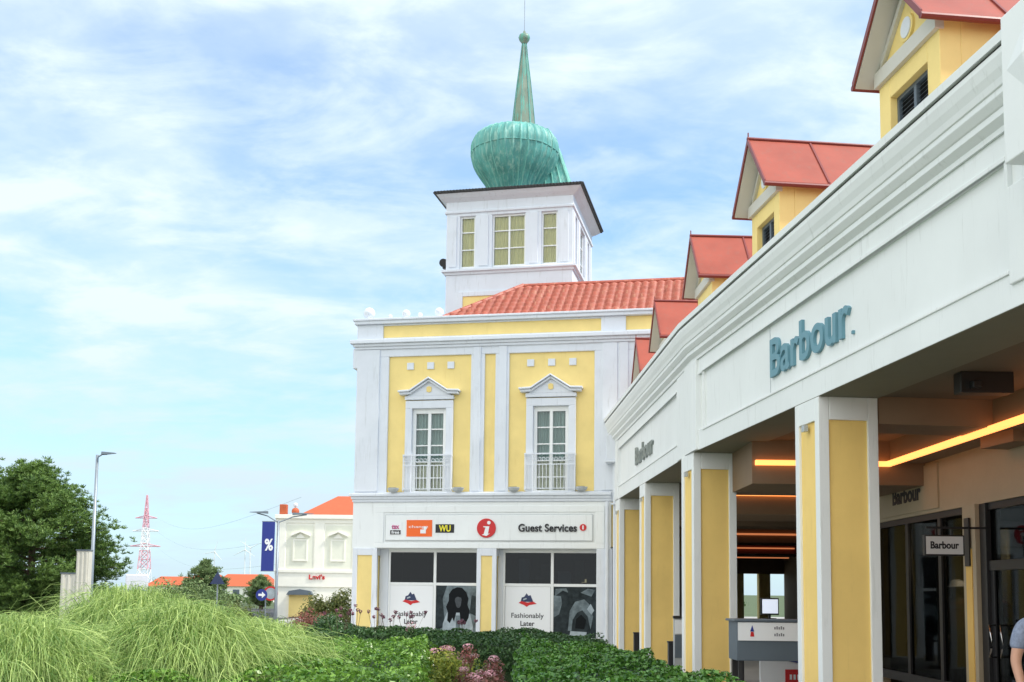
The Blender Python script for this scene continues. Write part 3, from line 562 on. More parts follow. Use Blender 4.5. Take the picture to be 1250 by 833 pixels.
# walkway ceiling, beams, light strips
cp = [pt(B, FAR, .76), pt(A, 0, .76), pt(A, NEAR, .76)]
ce = [pt(A, NEAR, .78), (30, 2), (30, 72), (4, 72), (3.6, 30.2), pt(B, FAR, .78), pt(A, 0, .78)]
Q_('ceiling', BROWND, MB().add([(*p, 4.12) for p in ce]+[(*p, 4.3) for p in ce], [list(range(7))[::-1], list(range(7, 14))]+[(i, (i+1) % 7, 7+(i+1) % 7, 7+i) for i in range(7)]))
q0 = MB(A).box(4.80, 5.58, .80, 5, 3.77, 4.12).prism([(0, 0)]*0+[(4.80, 3.6), (5.58, 3.6), (5.58, 3.77), (4.80, 3.77)], 2.6, 5)
Q_('cross_beam', BROWN, q0)
Q_('cross_beam', BROWN, MB(A).box(11.0, 11.4, .8, 5, 3.77, 4.12))
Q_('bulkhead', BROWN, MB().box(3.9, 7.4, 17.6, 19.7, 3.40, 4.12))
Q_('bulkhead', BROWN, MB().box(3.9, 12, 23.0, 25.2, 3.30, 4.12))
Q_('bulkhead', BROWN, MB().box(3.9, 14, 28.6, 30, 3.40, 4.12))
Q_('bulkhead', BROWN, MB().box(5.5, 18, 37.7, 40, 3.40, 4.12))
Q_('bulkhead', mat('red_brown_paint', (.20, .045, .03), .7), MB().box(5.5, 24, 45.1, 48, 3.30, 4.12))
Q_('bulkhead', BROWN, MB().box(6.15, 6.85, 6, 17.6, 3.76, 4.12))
Q_('light_strip', LED, MB().box(3.95, 6.15, 17.52, 17.60, 3.70, 3.78))
Q_('light_strip', LED, MB().box(6.07, 6.145, 9, 17.52, 3.70, 3.78))
Q_('light_strip', LED, MB().box(3.95, 12, 22.92, 23.0, 3.69, 3.76))
Q_('light_strip', LEDD, MB().box(5.5, 18, 37.6, 37.7, 3.66, 3.72))
Q_('light_strip', LEDD, MB().box(5.5, 11.7, 45.0, 45.1, 3.50, 3.55))
Q_('light_strip', LEDD, MB().box(5.5, 13.5, 53.0, 53.1, 3.38, 3.43))
Q_('ceiling_fitting', BLACK, MB().box(5.0, 5.6, 12.0, 12.2, 3.88, 4.12).box(5.1, 5.2, 11.9, 12.0, 3.92, 4.0), .01)
# shop front along the right
SW = frame(Vector((6.72, 15, 0)), -pi/2+.0)   # local x runs towards the camera (-Y), local y runs inwards (+X)
Q_('shop_wall', SHOPW, MB(SW).box(-9.5, -5.3, .0, .3, 0, 4.12).box(-5.3, 10, 0, .3, 2.94, 4.12).box(-1.06, -.62, -.06, .3, 0, 2.94).box(4.2, 10, 0, .3, 0, 2.94))
Q_('fascia_board', SHOPW, MB(SW).box(-5.2, -2.05, -.03, -.001, 3.0, 3.72))
txt('sign_lettering', 'Barbour', SW, -4.05, -2.75, 3.18, 3.46, -.03, .008, INK, ab, .03, 'black shop lettering above the dark shop window')
Q_('pilaster_panel', ORANGEY, MB(SW).box(-.94, -.74, -.075, -.058, .3, 2.3)); Q_('slatted_bracket_panel', BLACK, MB(SW).box(-.92, -.76, -.10, -.076, 2.05, 2.75))
def swin(x0, x1, name='shop_window'):
    fr = MB(SW).box(x0, x0+.06, .04, .12, .15, 2.94).box(x1-.06, x1, .04, .12, .15, 2.94).box(x0+.06, x1-.06, .04, .12, 2.84, 2.94).box(x0+.06, x1-.06, .04, .12, .15, .30)
    w = Q_(name, BLACK, fr); MB(SW).box(x0+.06, x1-.06, .075, .082, .3, 2.84).build('pane', GLASSD, w); return w
swin(-5.3, -3.62); swin(-3.62, -2.2); swin(-2.2, -1.06)
fr = MB(SW).box(-.62, -.42, .0, .12, 0, 2.94).box(-.42, 4.2, .04, .12, 2.84, 2.94).box(-.42, 4.2, .03, .13, 1.98, 2.12).box(.75, .95, .03, .13, .0, 1.98).box(-.42, -.30, .05, .11, .0, 1.98).box(1.9, 2.1, 0, .13, 0, 2.84)
d = Q_('shop_door', BLACK, fr, .004)
MB(SW).box(-.30, .75, .075, .085, .06, 1.98).box(.95, 4.2, .075, .085, .06, 1.98).box(-.42, 4.2, .075, .085, 2.12, 2.84).build('pane', GLASSD, d)
hd = MB(SW).tube([(-.28, .04, 1.22), (-.28, -.05, 1.22), (-.16, -.08, 1.1), (-.12, -.08, 1.0), (-.16, -.08, .9), (-.28, -.05, .78), (-.28, .04, .78)], .014, 8)
hd.tube([(.0, .04, 1.22), (.0, -.02, 1.22), (.10, -.05, 1.1), (.14, -.05, 1.0), (.10, -.05, .9), (.0, -.02, .78)], .012, 8)
hd.build('handle', mat('chrome', (.8, .8, .8), .15, 1), d, smooth=True)
Q_('shop_interior', ROOM, MB(SW).box(-9, 8, 5.2, 5.3, 0, 4).box(-9.1, -9, .3, 5.3, 0, 4).box(8, 8.1, .3, 5.3, 0, 4).box(-9, 8, .32, 5.2, 3.2, 3.3))
Q_('shop_floor', mat('shop_floor_dark', (.05, .04, .035), .5), MB(SW).box(-9, 8, .1, 5.2, .0, .03))
Q_('shop_partition', mat('shop_back_panel', (.16, .15, .09), .8, var=.1), MB(SW).box(-.3, .9, 1.4, 1.44, .3, 2.6).box(1.2, 3, 1.6, 1.64, .3, 2.6).box(-3.5, -2.4, 1.2, 1.24, 1.2, 2.7))
Q_('shop_lamp', SPOT, MB(SW).box(-1.95, -1.35, .45, .50, 2.42, 2.44).box(-1.72, -1.66, .5, .54, 2.5, 2.54).box(-3.2, -3.0, .45, .48, 2.40, 2.42))
Q_('clothes_rail_lamp', mat('cool_tube', (.9, .9, .9), .4, emit=(.8, .85, .8), es=.5), MB(SW).box(-1.63, -1.60, .5, .53, 1.35, 2.05))
pl = bpy.data.lights.new('shop_lamp_light', 'POINT'); pl.energy = 28; pl.color = (1, .72, .45); pl.shadow_soft_size = .1
plo = bpy.data.objects.new('shop_lamp_light', pl); COL.objects.link(plo); plo.location = (7.5, 17.0, 2.35)
# far end of the passage: yellow piers with daylight between
t = MB()
for x in (9.2, 11.0, 12.55, 14.2, 15.9): t.box(x, x+.72, 70, 70.6, 0, 2.95)
Q_('end_pier', YELLOW, t); Q_('end_lintel', BROWN, MB().box(4, 30, 70, 70.6, 2.95, 4.12))
Q_('passage_wall', BROWN, MB().box(17.5, 17.8, 24, 70, 0, 4.12).box(7.02, 7.3, 24.5, 24.8, 0, 4.12).box(5.2, 5.5, 36, 70, 0, 4.12))
# arcade roof
Q_('roof', REDMETAL, MB().add([(*pt(B, FAR, .25), 6.35), (*pt(A, 0, .05), 6.35), (*pt(A, NEAR, .25), 6.35), (*pt(A, NEAR, 9), 7.0), (*pt(A, 0, 9), 7.0), (*pt(B, FAR, 9), 7.0)], [(0, 1, 4, 5), (1, 2, 3, 4)]))
Q_('upper_wall', WHITE2, MB(A).box(0, NEAR, .76, .8, 4.3, 6.3).box(NEAR-.1, NEAR, .3, 9, 4.3, 6.3))
def dormer(F, cx, hw, dz=0):
    F = F @ Matrix.Translation((0, 0, -dz))
    wy, gy = .60, .33; ez = 7.92; az = 8.90; rh = hw+.13; bk = 5.0
    w = MB(F)
    ww = hw*.62; wz0, wz1 = 6.9, 7.62    # window hole
    cxw = cx
    w.box(cx-hw, cxw-ww, wy, wy+.25, 6.3, 8.02).box(cxw+ww, cx+hw, wy, wy+.25, 6.3, 8.02).box(cxw-ww, cxw+ww, wy, wy+.25, 6.3, wz0).box(cxw-ww, cxw+ww, wy, wy+.25, wz1, 8.02)
    w.box(cx-hw, cx-hw+.15, wy+.25, bk, 6.3, 8.0).box(cx+hw-.15, cx+hw, wy+.25, bk, 6.3, 8.0)
    d = w.build('dormer', ORANGEY if False else YELLOW, ab, bevel=.008)
    g_ = MB(F).prism([(cx-hw, 8.02), (cx+hw, 8.02), (cx, 8.78)], wy+.02, wy+.2); g_.build('gable_wall', YELLOW, d)
    MB(F).box(cx-hw-.02, cx+hw+.02, wy-.06, wy+.05, 7.86, 8.05).build('white_band', SOFFIT, d, bevel=.006)
    MB(F).band([(cx-hw+.1, 8.06), (cx, 8.66)], .10, wy-.03, wy+.03).band([(cx, 8.66), (cx+hw-.1, 8.06)], .10, wy-.032, wy+.028).build('gable_trim', SOFFIT, d)
    MB(F).disc(cx, 8.27, .12, wy-.02, wy+.03, 20).build('round_vent', WHITE, d); MB(F).disc(cx, 8.27, .16, wy-.01, wy+.025, 20).build('vent_ring', YELLOW, d)
    th = .05
    r = MB(F)
    for s in (-1, 1): r.prism([(cx, az), (cx+s*rh, ez), (cx+s*rh, ez+th), (cx, az+th)], gy, bk)
    ro = r.build('roof', REDMETAL, d)
    sf = MB(F)
    for s in (-1, 1): sf.prism([(cx, az-.03), (cx+s*(rh-.01), ez-.03), (cx+s*(rh-.01), ez-.003), (cx, az-.003)], gy+.01, wy+.3)
    sf.build('eave_soffit', SOFFIT, d)
    e = MB(F)
    for s in (-1, 1):
        e.prism([(cx, az-.035), (cx+s*(rh+.01), ez-.035), (cx+s*(rh+.01), ez+th+.02), (cx, az+th+.02)], gy-.02, gy+.005)
        e.tube([(cx+s*(rh+.01), gy-.02, ez+.0), (cx+s*(rh+.01), bk, ez+.0)], .038, 8)
        for yy in (1.35, 2.4, 3.45): e.prism([(cx, az+th), (cx+s*rh, ez+th), (cx+s*rh, ez+th+.03), (cx, az+th+.03)], yy, yy+.03)
    e.tube([(cx, gy-.02, az+th+.01), (cx, bk, az+th+.01)], .03, 8); e.tube([(cx, gy, az), (cx, gy, az+.16)], .012, 5)
    e.build('roof_trim', REDTRIM, ro)
    fr = MB(F).box(cxw-ww, cxw+ww, wy+.09, wy+.14, wz0, wz0+.05).box(cxw-ww, cxw+ww, wy+.09, wy+.14, wz1-.05, wz1).box(cxw-ww, cxw-ww+.05, wy+.09, wy+.14, wz0+.05, wz1-.05).box(cxw+ww-.05, cxw+ww, wy+.09, wy+.14, wz0+.05, wz1-.05).box(cxw-.03, cxw+.03, wy+.085, wy+.14, wz0+.05, wz1-.05)
    wi = fr.build('louvre_window', GREY, d)
    lv = MB(F)
    for q in range(12):
        z = wz0+.06+q*.055; lv.add([(cxw-ww+.05, wy+.105, z), (cxw+ww-.05, wy+.105, z), (cxw+ww-.05, wy+.135, z+.035), (cxw-ww+.05, wy+.135, z+.035)], [(0, 1, 2, 3)])
    lv.build('louvre', STEEL, wi); MB(F).box(cxw-ww, cxw+ww, wy+.145, wy+.16, wz0, wz1).build('louvre_back', BLACK, wi)
    return d
dormer(A, 6.94, .74); dormer(A, 2.08, .64); dormer(B, -1.80, .64, .33); dormer(B, -6.0, .64, .50); dormer(B, -8.9, .56, .72)
dormer(A, 11.8, .74)
# ------------------------------------------------------------------ things in the arcade
k = empty('information_counter', (4.0, 16.4, 0), 0, 'grey counter with a white notice band standing between the arcade columns', 'counter')
K = frame(Vector((4.0, 16.4, 0)))
MB(K).box(-.62, 1.4, 0, .6, .62, 1.20).build('body', GREY, k, bevel=.01); MB(K).box(-.66, 1.44, -.04, .64, 1.20, 1.235).build('counter_top', GREY, k, bevel=.008)
nb = MB(K).box(-.60, 1.4, -.02, -.002, .92, 1.19).build('notice_band', PAPER, k)
MB(K).prism([(-.42, .98), (-.36, .98), (-.37, 1.05), (-.41, 1.05)], -.026, -.02).build('emblem', REDP, nb); MB(K).prism([(-.42, 1.055), (-.36, 1.055), (-.39, 1.15)], -.026, -.02).build('emblem', BLUEP, nb)
t = MB(K)
for r_, z in ((0, 1.09), (1, .99)):
    for x0, n in ((-.06, 5), (.30, 6), (.75, 5)):
        for q in range(n): t.box(x0+q*.032, x0+q*.032+.02, -.024, -.02, z, z+.035+.012*(q % 2))
t.build('small_print', mat('grey_print', (.2, .2, .22), .6), nb)
t = MB(K)
for x in (-.58, 1.3): t.box(x, x+.05, .05, .1, 0, .62).box(x, x+.05, .5, .55, 0, .62)
t.build('leg', BLACK, k)
s = empty('computer_screen', (3.98, 16.8, 1.235), .25, 'small black monitor with a bright display on the grey arcade counter', 'monitor')
K2 = frame(Vector((3.98, 16.8, 1.235)), .25)
MB(K2).box(-.15, .15, 0, .03, .06, .32).box(-.02, .02, .01, .03, 0, .08).box(-.09, .09, -.04, .08, 0, .012).build('casing', BLACK, s, bevel=.004); MB(K2).box(-.13, .13, -.006, -.001, .085, .30).build('display', SCREEN, s)
p = empty('poster_stand', (4.5, 17.6, 0), 0, 'low white poster board with blue and red areas behind the grey counter', 'poster board')
K = frame(Vector((4.5, 17.6, 0)))
MB(K).box(-.5, .6, 0, .04, .05, .72).build('board', PAPER, p); MB(K).prism([(-.05, .55), (.5, .45), (.5, .68), (.1, .70)], -.008, -.001).build('print', BLUEP, p)
q = MB(K).box(-.10, .55, -.012, -.001, .10, .42).build('print', REDP, p)
t = MB(K)
for xq in (-.03, .03, .09, .15, .23, .29, .35, .41): t.box(xq, xq+.035, -.016, -.012, .26, .31+.03*(int(xq*100) % 2))
t.build('small_print', PAPER, q)
s = empty('notice_totem', (3.22, 21.6, 0), 0, 'slim grey totem with a white notice between two arcade columns', 'notice stand')
K = frame(Vector((3.30, 21.6, 0)))
MB(K).box(-.08, .28, 0, .10, 0, 1.12).build('post', LGREY, s, bevel=.01); MB(K).box(-.09, .29, -.02, .11, 1.12, 1.17).build('cap', BLACK, s); MB(K).box(-.06, .26, -.012, -.001, .82, 1.09).build('notice', PAPER, s); MB(K).box(-.06, .26, -.012, -.001, .35, .80).build('lower_panel', GREY, s)
for x, y, l_ in ((3.80, 18.35, 'short black post at the foot of the column beside the grey counter'), (3.31, 22.4, 'short black post before the third column, by the slim grey totem'), (3.16, 27.3, 'short black post at the farthest arcade column')):
    q = empty('bollard', (x, y, 0), 0, l_, 'bollard', 'short black posts at the arcade columns')
    MB(frame(Vector((x, y, 0)))).box(-.09, .09, -.09, .09, 0, .60).build('post', BLACK, q, bevel=.008); MB(frame(Vector((x, y, 0)))).box(-.10, .10, -.10, .10, .60, .64).build('cap', BLACK, q, bevel=.008)
s = empty('loudspeaker', (4.25, 19.35, 3.6), 0, 'black loudspeaker hanging under the arcade ceiling beside a column', 'loudspeaker')
K = frame(Vector((4.25, 19.35, 3.6)))
MB(K).prism([(-.14, .05), (.0, 0), (.22, .10), (.26, .42), (-.14, .42)], -.2, .2).build('cabinet', BLACK, s, bevel=.01); MB(K).box(.0, .05, -.03, .03, .42, .52).build('bracket', BLACK, s)
s = empty('hanging_sign', (6.0, 15.35, 2.1), 0, 'white projecting shop sign with black frame and lettering below the arcade ceiling', 'sign')
K = frame(Vector((6.0, 15.35, 2.2)))
MB(K).box(-.19, .37, -.04, .04, -.02, .27).build('frame', BLACK, s, bevel=.006); MB(K).box(-.17, .35, -.046, -.041, .0, .25).build('face', mat('sign_face', (.6, .6, .6), .5, emit=(.8, .8, .78), es=.05), s)
txt('lettering', 'Barbour', K, -.11, .29, .075, .18, -.047, .006, INK, s, .03); MB(K).box(-.15, .70, -.012, .012, .36, .39).box(-.02, 0, -.01, .01, .27, .36).box(.2, .22, -.01, .01, .27, .36).build('bracket', BLACK, s)
# mannequins behind the shop glass
def skin_body(name, pts, edges, rad, material, parent=None, lev=2):
    me = bpy.data.meshes.new(name); me.from_pydata(pts, edges, []); o = bpy.data.objects.new(name, me); COL.objects.link(o); me.materials.append(material)
    if parent: o.parent = parent
    sm = o.modifiers.new('skin', 'SKIN'); sm.use_smooth_shade = True
    for i, r in enumerate(rad): v = me.skin_vertices[0].data[i]; v.radius = r if isinstance(r, tuple) else (r, r); v.use_root = (i == 0)
    ss = o.modifiers.new('sub', 'SUBSURF'); ss.levels = lev; ss.render_levels = lev
    return o
def figure(name, loc, rz, label, cat, skin, top, trou, hair=None, group=None, arm=.12):
    e = empty(name, loc, rz, label, cat, group)
    pts = [(0, 0, .95), (0, .0, 1.12), (0, 0, 1.32), (0, 0, 1.43), (0, -.01, 1.50), (0, -.02, 1.60), (0, -.02, 1.69)]
    rad = [(.15, .11), (.14, .10), (.17, .11), (.09, .08), (.055, .055), (.085, .10), (.06, .07)]
    ed = [(i, i+1) for i in range(6)]
    for s in (-1, 1):
        n = len(pts); pts += [(s*.19, 0, 1.38), (s*(.23+arm*.3), .01, 1.10), (s*(.24+arm*.4), -.10, .86), (s*(.24+arm*.4), -.13, .78)]; rad += [(.065, .065), (.045, .045), (.032, .034), (.04, .022)]
        ed += [(3, n), (n, n+1), (n+1, n+2), (n+2, n+3)]
        h = n+3; 
        for f_ in range(4):
            m_ = len(pts); x = s*(.24+arm*.4)+(f_-1.5)*.019; L = (.070, .082, .078, .062)[f_]
            pts += [(x, -.14, .735), (x, -.155, .735-L*.5), (x, -.15, .735-L)]; rad += [(.0095, .0095), (.0085, .0085), (.007, .007)]; ed += [(h, m_), (m_, m_+1), (m_+1, m_+2)]
        m_ = len(pts); pts += [(s*(.24+arm*.4-.04), -.16, .77), (s*(.24+arm*.4-.05), -.18, .735)]; rad += [(.011, .011), (.009, .009)]; ed += [(h, m_), (m_, m_+1)]
        n = len(pts); pts += [(s*.09, 0, .88), (s*.10, -.01, .50), (s*.10, .02, .10), (s*.105, -.04, .035), (s*.11, -.17, .03)]; rad += [(.09, .095), (.062, .065), (.042, .045), (.04, .035), (.035, .025)]
        ed += [(0, n), (n, n+1), (n+1, n+2), (n+2, n+3), (n+3, n+4)]
    skin_body('body', pts, ed, rad, skin, e)
    # clothes
    tp = [(0, 0, .90), (0, 0, 1.12), (0, 0, 1.32), (0, 0, 1.42)]; tr = [(.175, .135), (.16, .12), (.19, .13), (.10, .09)]; te = [(0, 1), (1, 2), (2, 3)]
    for s in (-1, 1):
        n = len(tp); tp += [(s*.19, 0, 1.385), (s*(.23+arm*.2), .01, 1.18)]; tr += [(.08, .08), (.068, .07)]; te += [(3, n), (n, n+1)]
    skin_body('shirt', tp, te, tr, top, e)
    tp = [(0, 0, .93)]; tr = [(.16, .125)]; te = []
    for s in (-1, 1):
        n = len(tp); tp += [(s*.09, 0, .85), (s*.10, -.01, .50), (s*.10, .02, .10)]; tr += [(.10, .105), (.075, .08), (.06, .065)]; te += [(0, n), (n, n+1), (n+1, n+2)]
    skin_body('trousers', tp, te, tr, trou, e)
    if hair: skin_body('hair', [(0, .01, 1.66), (0, .06, 1.60), (0, .06, 1.52)], [(0, 1), (1, 2)], [(.10, .085), (.09, .06), (.06, .03)], hair, e)
    fm = frame(Vector(loc), rz)
    f = MB(fm).lathe([(.002, -.02), (.014, 0), (.008, .04)], (0, -.118, 1.60), 8); f.build('nose', skin, e, smooth=True)
    f = MB(fm)
    for s in (-1, 1): f.lathe([(.002, -.006), (.010, 0), (.002, .006)], (s*.035, -.105, 1.625), 8)
    f.box(-.022, .022, -.112, -.10, 1.553, 1.560); f.build('eyes_and_mouth', INK, e)
    return e
figure('person', (4.53, 9.35, -.03), .25, 'person in a grey blue patterned short-sleeved top at the right edge of the photo', 'person', SKIN, CLOTH, TROU, HAIR)
MQ = mat('mannequin_dark', (.03, .03, .035), .5); BRC = mat('brown_coat', (.15, .07, .03), .8, var=.2)
m1 = figure('mannequin', (7.25, 17.75, .1), -.6, 'mannequin in a brown coat with a pale cap behind the shop glass', 'mannequin', MQ, BRC, MQ)
MB(frame(Vector((7.25, 17.75, .1)), -.6)).lathe([(.12, 0), (.12, .03), (.10, .10), (.04, .13)], (0, -.01, 1.66), 16).box(-.16, .16, -.30, -.02, 1.665, 1.68).build('cap', PAPER, m1)
figure('mannequin', (7.35, 16.65, .1), -.9, 'mannequin in a red brown jacket nearest the shop door', 'mannequin', MQ, mat('rust_jacket', (.22, .06, .02), .8, var=.2), MQ)
# ------------------------------------------------------------------ OUTLET BUILDING on the left
LV = Vector((-13.4, 62, 0)); L = frame(LV, -.02)
lb = empty('outlet_building', LV, -.02, 'cream two-storey shop building with orange roof left of the guest building', 'building')
def L_(name, m_, mb, bevel=0, **k): return mb.build(name, m_, lb, bevel=bevel, **k)
L_('wall', CREAM, MB(L).box(0, 9, .05, 12, 0, 5.75))
t = MB(L)
for a, b in ((0, .55), (2.2, 2.75), (4.4, 5.0), (6.6, 7.2)): t.box(a, b, 0, .1, 2.72, 5.4)
t.box(-.05, 9, 0, .1, 5.38, 5.62).box(-.08, 9, -.12, .1, 5.62, 5.85).box(-.04, 9, -.06, .1, 2.55, 2.72).box(-.02, 9, -.01, .1, 1.75, 2.55)
L_('stucco_trim', CREAM, t, .01)
t = MB(L)
for a, b in ((.55, 2.2), (2.75, 4.4), (5, 6.6)): t.box(a+.08, b-.08, .035, .06, 2.8, 5.25)
L_('wall_panel', CREAMD, t)
for cx in (1.40, 3.55, 5.8):
    w = L_('blind_window', CREAM, MB(L).box(cx-.42, cx-.34, -.02, .08, 3.2, 4.45).box(cx+.34, cx+.42, -.02, .08, 3.2, 4.45).box(cx-.34, cx+.34, -.02, .08, 3.2, 3.28).box(cx-.34, cx+.34, -.02, .08, 4.37, 4.45))
    MB(L).box(cx-.34, cx+.34, .0, .06, 3.28, 4.37).build('pane', CREAMD, w)
    MB(L).band([(cx-.55, 4.62), (cx, 4.85), (cx+.55, 4.62)], .08, -.14, .08).prism([(cx-.3, 4.5), (cx+.3, 4.5), (cx, 4.8)], -.03, .08).build('pediment', CREAM, w)
txt('sign_lettering', "Levi's", L, 1.95, 2.85, 2.18, 2.46, -.01, .05, REDP, lb, .03)
t = MB(L).box(.85, 2.15, -.06, .05, .05, 1.30); w = L_('yellow_doorway', YELLOW, t, .01); MB(L).prism([(.75, 1.30), (2.25, 1.30), (2.1, 1.52), (1.5, 1.62), (.9, 1.52)], -.35, .05).build('awning', GREY, w)
rf = L_('roof', TILEO, MB(L).add([(1.2, .3, 5.85), (9, .3, 5.85), (9, 3.2, 7.2), (2.9, 3.2, 7.2), (1.2, 6, 5.85), (9, 6, 5.85)], [(0, 1, 2, 3), (3, 2, 5, 4), (0, 3, 4), (1, 5, 2)]))
L_('chimney', TILEO, MB(L).box(.1, .5, .2, .6, 5.85, 6.45), .02)
L_('ball_finial', TILEO, MB(L).lathe([(.1, 0)]+[(.22*sin(pi*(.1+.88*k/10)), .2-.22*cos(pi*(.1+.88*k/10))) for k in range(11)], (1.0, .3, 5.85), 16), smooth=True)
L_('ball_finial', WHITE, MB(L).lathe([(.1, 0)]+[(.13*sin(pi*(.1+.88*k/10)), .2-.13*cos(pi*(.1+.88*k/10))) for k in range(11)], (1.0, .3, 6.22), 16), smooth=True)
# ------------------------------------------------------------------ street furniture
def lamp_post(name, loc, h, label, arms, ry):
    e = empty(name, loc, 0, label, 'street lamp'); K = frame(Vector(loc))
    MB(K).tube([(0, 0, 0), (0, 0, 1.0), (0, 0, h)], [.10, .075, .05], 12).build('pole', STEEL, e, smooth=True)
    MB(K).lathe([(.14, 0), (.14, .05), (.10, .10)], (0, 0, 0), 14).build('base', STEEL, e)
    for s, dx, dz in arms:
        MB(K).tube([(0, 0, h-.1), (s*dx*.5, 0, h+dz*.6), (s*dx, 0, h+dz)], .028, 8).build('arm', STEEL, e)
        z = h+dz
        MB(K).add([(s*dx*.5, -.12, z-.02), (s*(dx+.35), -.05, z+.03), (s*(dx+.35), .05, z+.03), (s*dx*.5, .12, z-.02), (s*dx*.5, -.08, z+.09), (s*(dx+.3), -.03, z+.055), (s*(dx+.3), .03, z+.055), (s*dx*.5, .08, z+.09)], [(0, 1, 2, 3), (4, 7, 6, 5), (0, 4, 5, 1), (1, 5, 6, 2), (2, 6, 7, 3), (3, 7, 4, 0)]).build('lamp_head', GREY, e)
    return e
lamp_post('street_lamp', (-15.35, 40, 0), 6.47, 'tall single-arm grey street lamp in front of the big pine', ((1, .35, .03),), 0)
dl = lamp_post('double_street_lamp', (-10.72, 50, 0), 4.75, 'double-arm lamp post left of the cream shop building', ((1, 1.3, .28), (-1, 1.0, .33)), 0)
bn = empty('street_banner', (-11.15, 49.9, 2.4), 0, 'dark blue vertical banner with white lettering hanging on the double-arm lamp post', 'banner')
K = frame(Vector((-11.15, 49.9, 2.4)))
MB(K).box(-.28, .30, -.02, .02, .03, 2.28).build('cloth', BLUEP, bn); MB(K).box(-.3, .43, -.015, .015, 2.28, 2.31).box(-.3, .43, -.015, .015, 0, .03).build('bracket', STEEL, bn)
txt('lettering', '%', K, -.14, .24, .95, 1.5, -.02, .01, PAPER, bn, .03)
for i, (x, w, h, lb_) in enumerate(((-15.3, .55, 2.05, 'shorter pale ribbed information pillar by the lamp'), (-14.86, .42, 2.85, 'taller pale information pillar touching the lamp pole'))):
    e = empty('information_pillar', (x, 38, 0), .1, lb_, 'pillar', 'pale pillars by the street lamp'); K = frame(Vector((x, 38, 0)), .1)
    t = MB(K).box(-w/2, w/2, -.2, .2, .05, h)
    for q in range(3): t.box(-w/2+(q+.3)*w/3, -w/2+(q+.7)*w/3, -.23, -.2, .1, h-.05)
    t.build('body', mat('pale_pillar_paint', (.62, .60, .52), .7, var=.08), e, bevel=.01); MB(K).box(-w/2-.03, w/2+.03, -.25, .23, 0, .05).box(-w/2-.02, w/2+.02, -.24, .22, h, h+.04).build('cap', GREY, e)
e = empty('warning_sign', (-12.07, 45, 0), 0, 'dark triangular road sign on a thin pole above the grasses', 'road sign'); K = frame(Vector((-12.07, 45, 0)))
MB(K).tube([(0, 0, 0), (0, 0, 2.3)], .03, 8).build('pole', STEEL, e); MB(K).prism([(-.30, 1.78), (.30, 1.78), (0, 2.3)], -.06, -.035).build('plate', NAVY, e)
e = empty('roundabout_sign', (-11.3, 51, 0), 0, 'blue round arrow sign beside a red ringed sign on one post', 'road sign'); K = frame(Vector((-11.3, 51, 0)))
MB(K).tube([(-.12, 0, 0), (-.12, 0, 1.7)], .03, 8).build('pole', STEEL, e); MB(K).disc(-.30, 1.33, .27, -.05, -.03).build('blue_plate', BLUEP, e); MB(K).prism([(-.45, 1.28), (-.28, 1.28), (-.28, 1.18), (-.12, 1.33), (-.28, 1.48), (-.28, 1.38), (-.45, 1.38)], -.06, -.051).build('arrow', PAPER, e)
MB(K).disc(.12, 1.40, .34, -.04, -.02).build('red_ring', REDP, e); MB(K).disc(.12, 1.40, .26, -.048, -.041).build('white_face', P3M, e)
def car(loc, rz, paint, label, lampc=True):
    e = empty('parked_car', loc, rz, label, 'car', 'cars in the parking area'); K = frame(Vector(loc), rz)
    body = MB(K).prism([(-2.1, .3), (2.1, .3), (2.15, .75), (1.9, .92), (1.0, 1.0), (-1.9, 1.02), (-2.15, .8)], -.85, .85); o = body.build('body', paint, e, bevel=.08)
    MB(K).prism([(1.0, .99), (.45, 1.42), (-1.3, 1.45), (-1.9, 1.02)], -.72, .72).build('cabin', BLACK, e, bevel=.06); MB(K).prism([(.40, 1.41), (.35, 1.47), (-1.25, 1.50), (-1.35, 1.44)], -.70, .70).build('roof', paint, e, bevel=.02)
    for x in (-1.35, 1.35):
        for y in (-.84, .84):
            w = MB(K @ Matrix.Translation((x, y, .33))).prism([(.33*cos(q*pi/10), .33*sin(q*pi/10)) for q in range(20)], -.1, .1).build('wheel', BLACK, e); MB(K @ Matrix.Translation((x, y, .33))).prism([(.2*cos(q*pi/6), .2*sin(q*pi/6)) for q in range(12)], -.11, .11).build('rim', STEEL, w)
    for y in (-.6, .6): MB(K).box(-2.2, -2.1, y-.15, y+.15, .7, .85).build('tail_light', CARR, e)
    MB(K).box(-2.18, -2.13, -.25, .25, .5, .6).build('number_plate', PAPER, e)
    return e
car((-28.6, 60, 0), pi/2-.3, CARW, 'white car parked under the trees at the left edge'); car((-20.7, 61, 0), .2, CARB, 'blue car right of the big pine')
vn = empty('white_van', (-21.9, 64, 0), 1.906, 'white box van behind the blue car', 'van'); K = frame(Vector((-21.9, 64, 0)), 1.906)
MB(K).box(-1.3, .9, -.62, .62, .5, 2.35).build('box_body', CARW, vn, bevel=.05); MB(K).prism([(.92, .5), (2.1, .5), (2.1, 1.1), (1.6, 1.8), (.92, 1.9)], -.6, .6).build('cab', CARW, vn, bevel=.05)
for x in (-.8, 1.5):
    for y in (-.58, .58): MB(K @ Matrix.Translation((x, y, .33))).prism([(.33*cos(q*pi/10), .33*sin(q*pi/10)) for q in range(20)], -.1, .1).build('wheel', BLACK, vn)
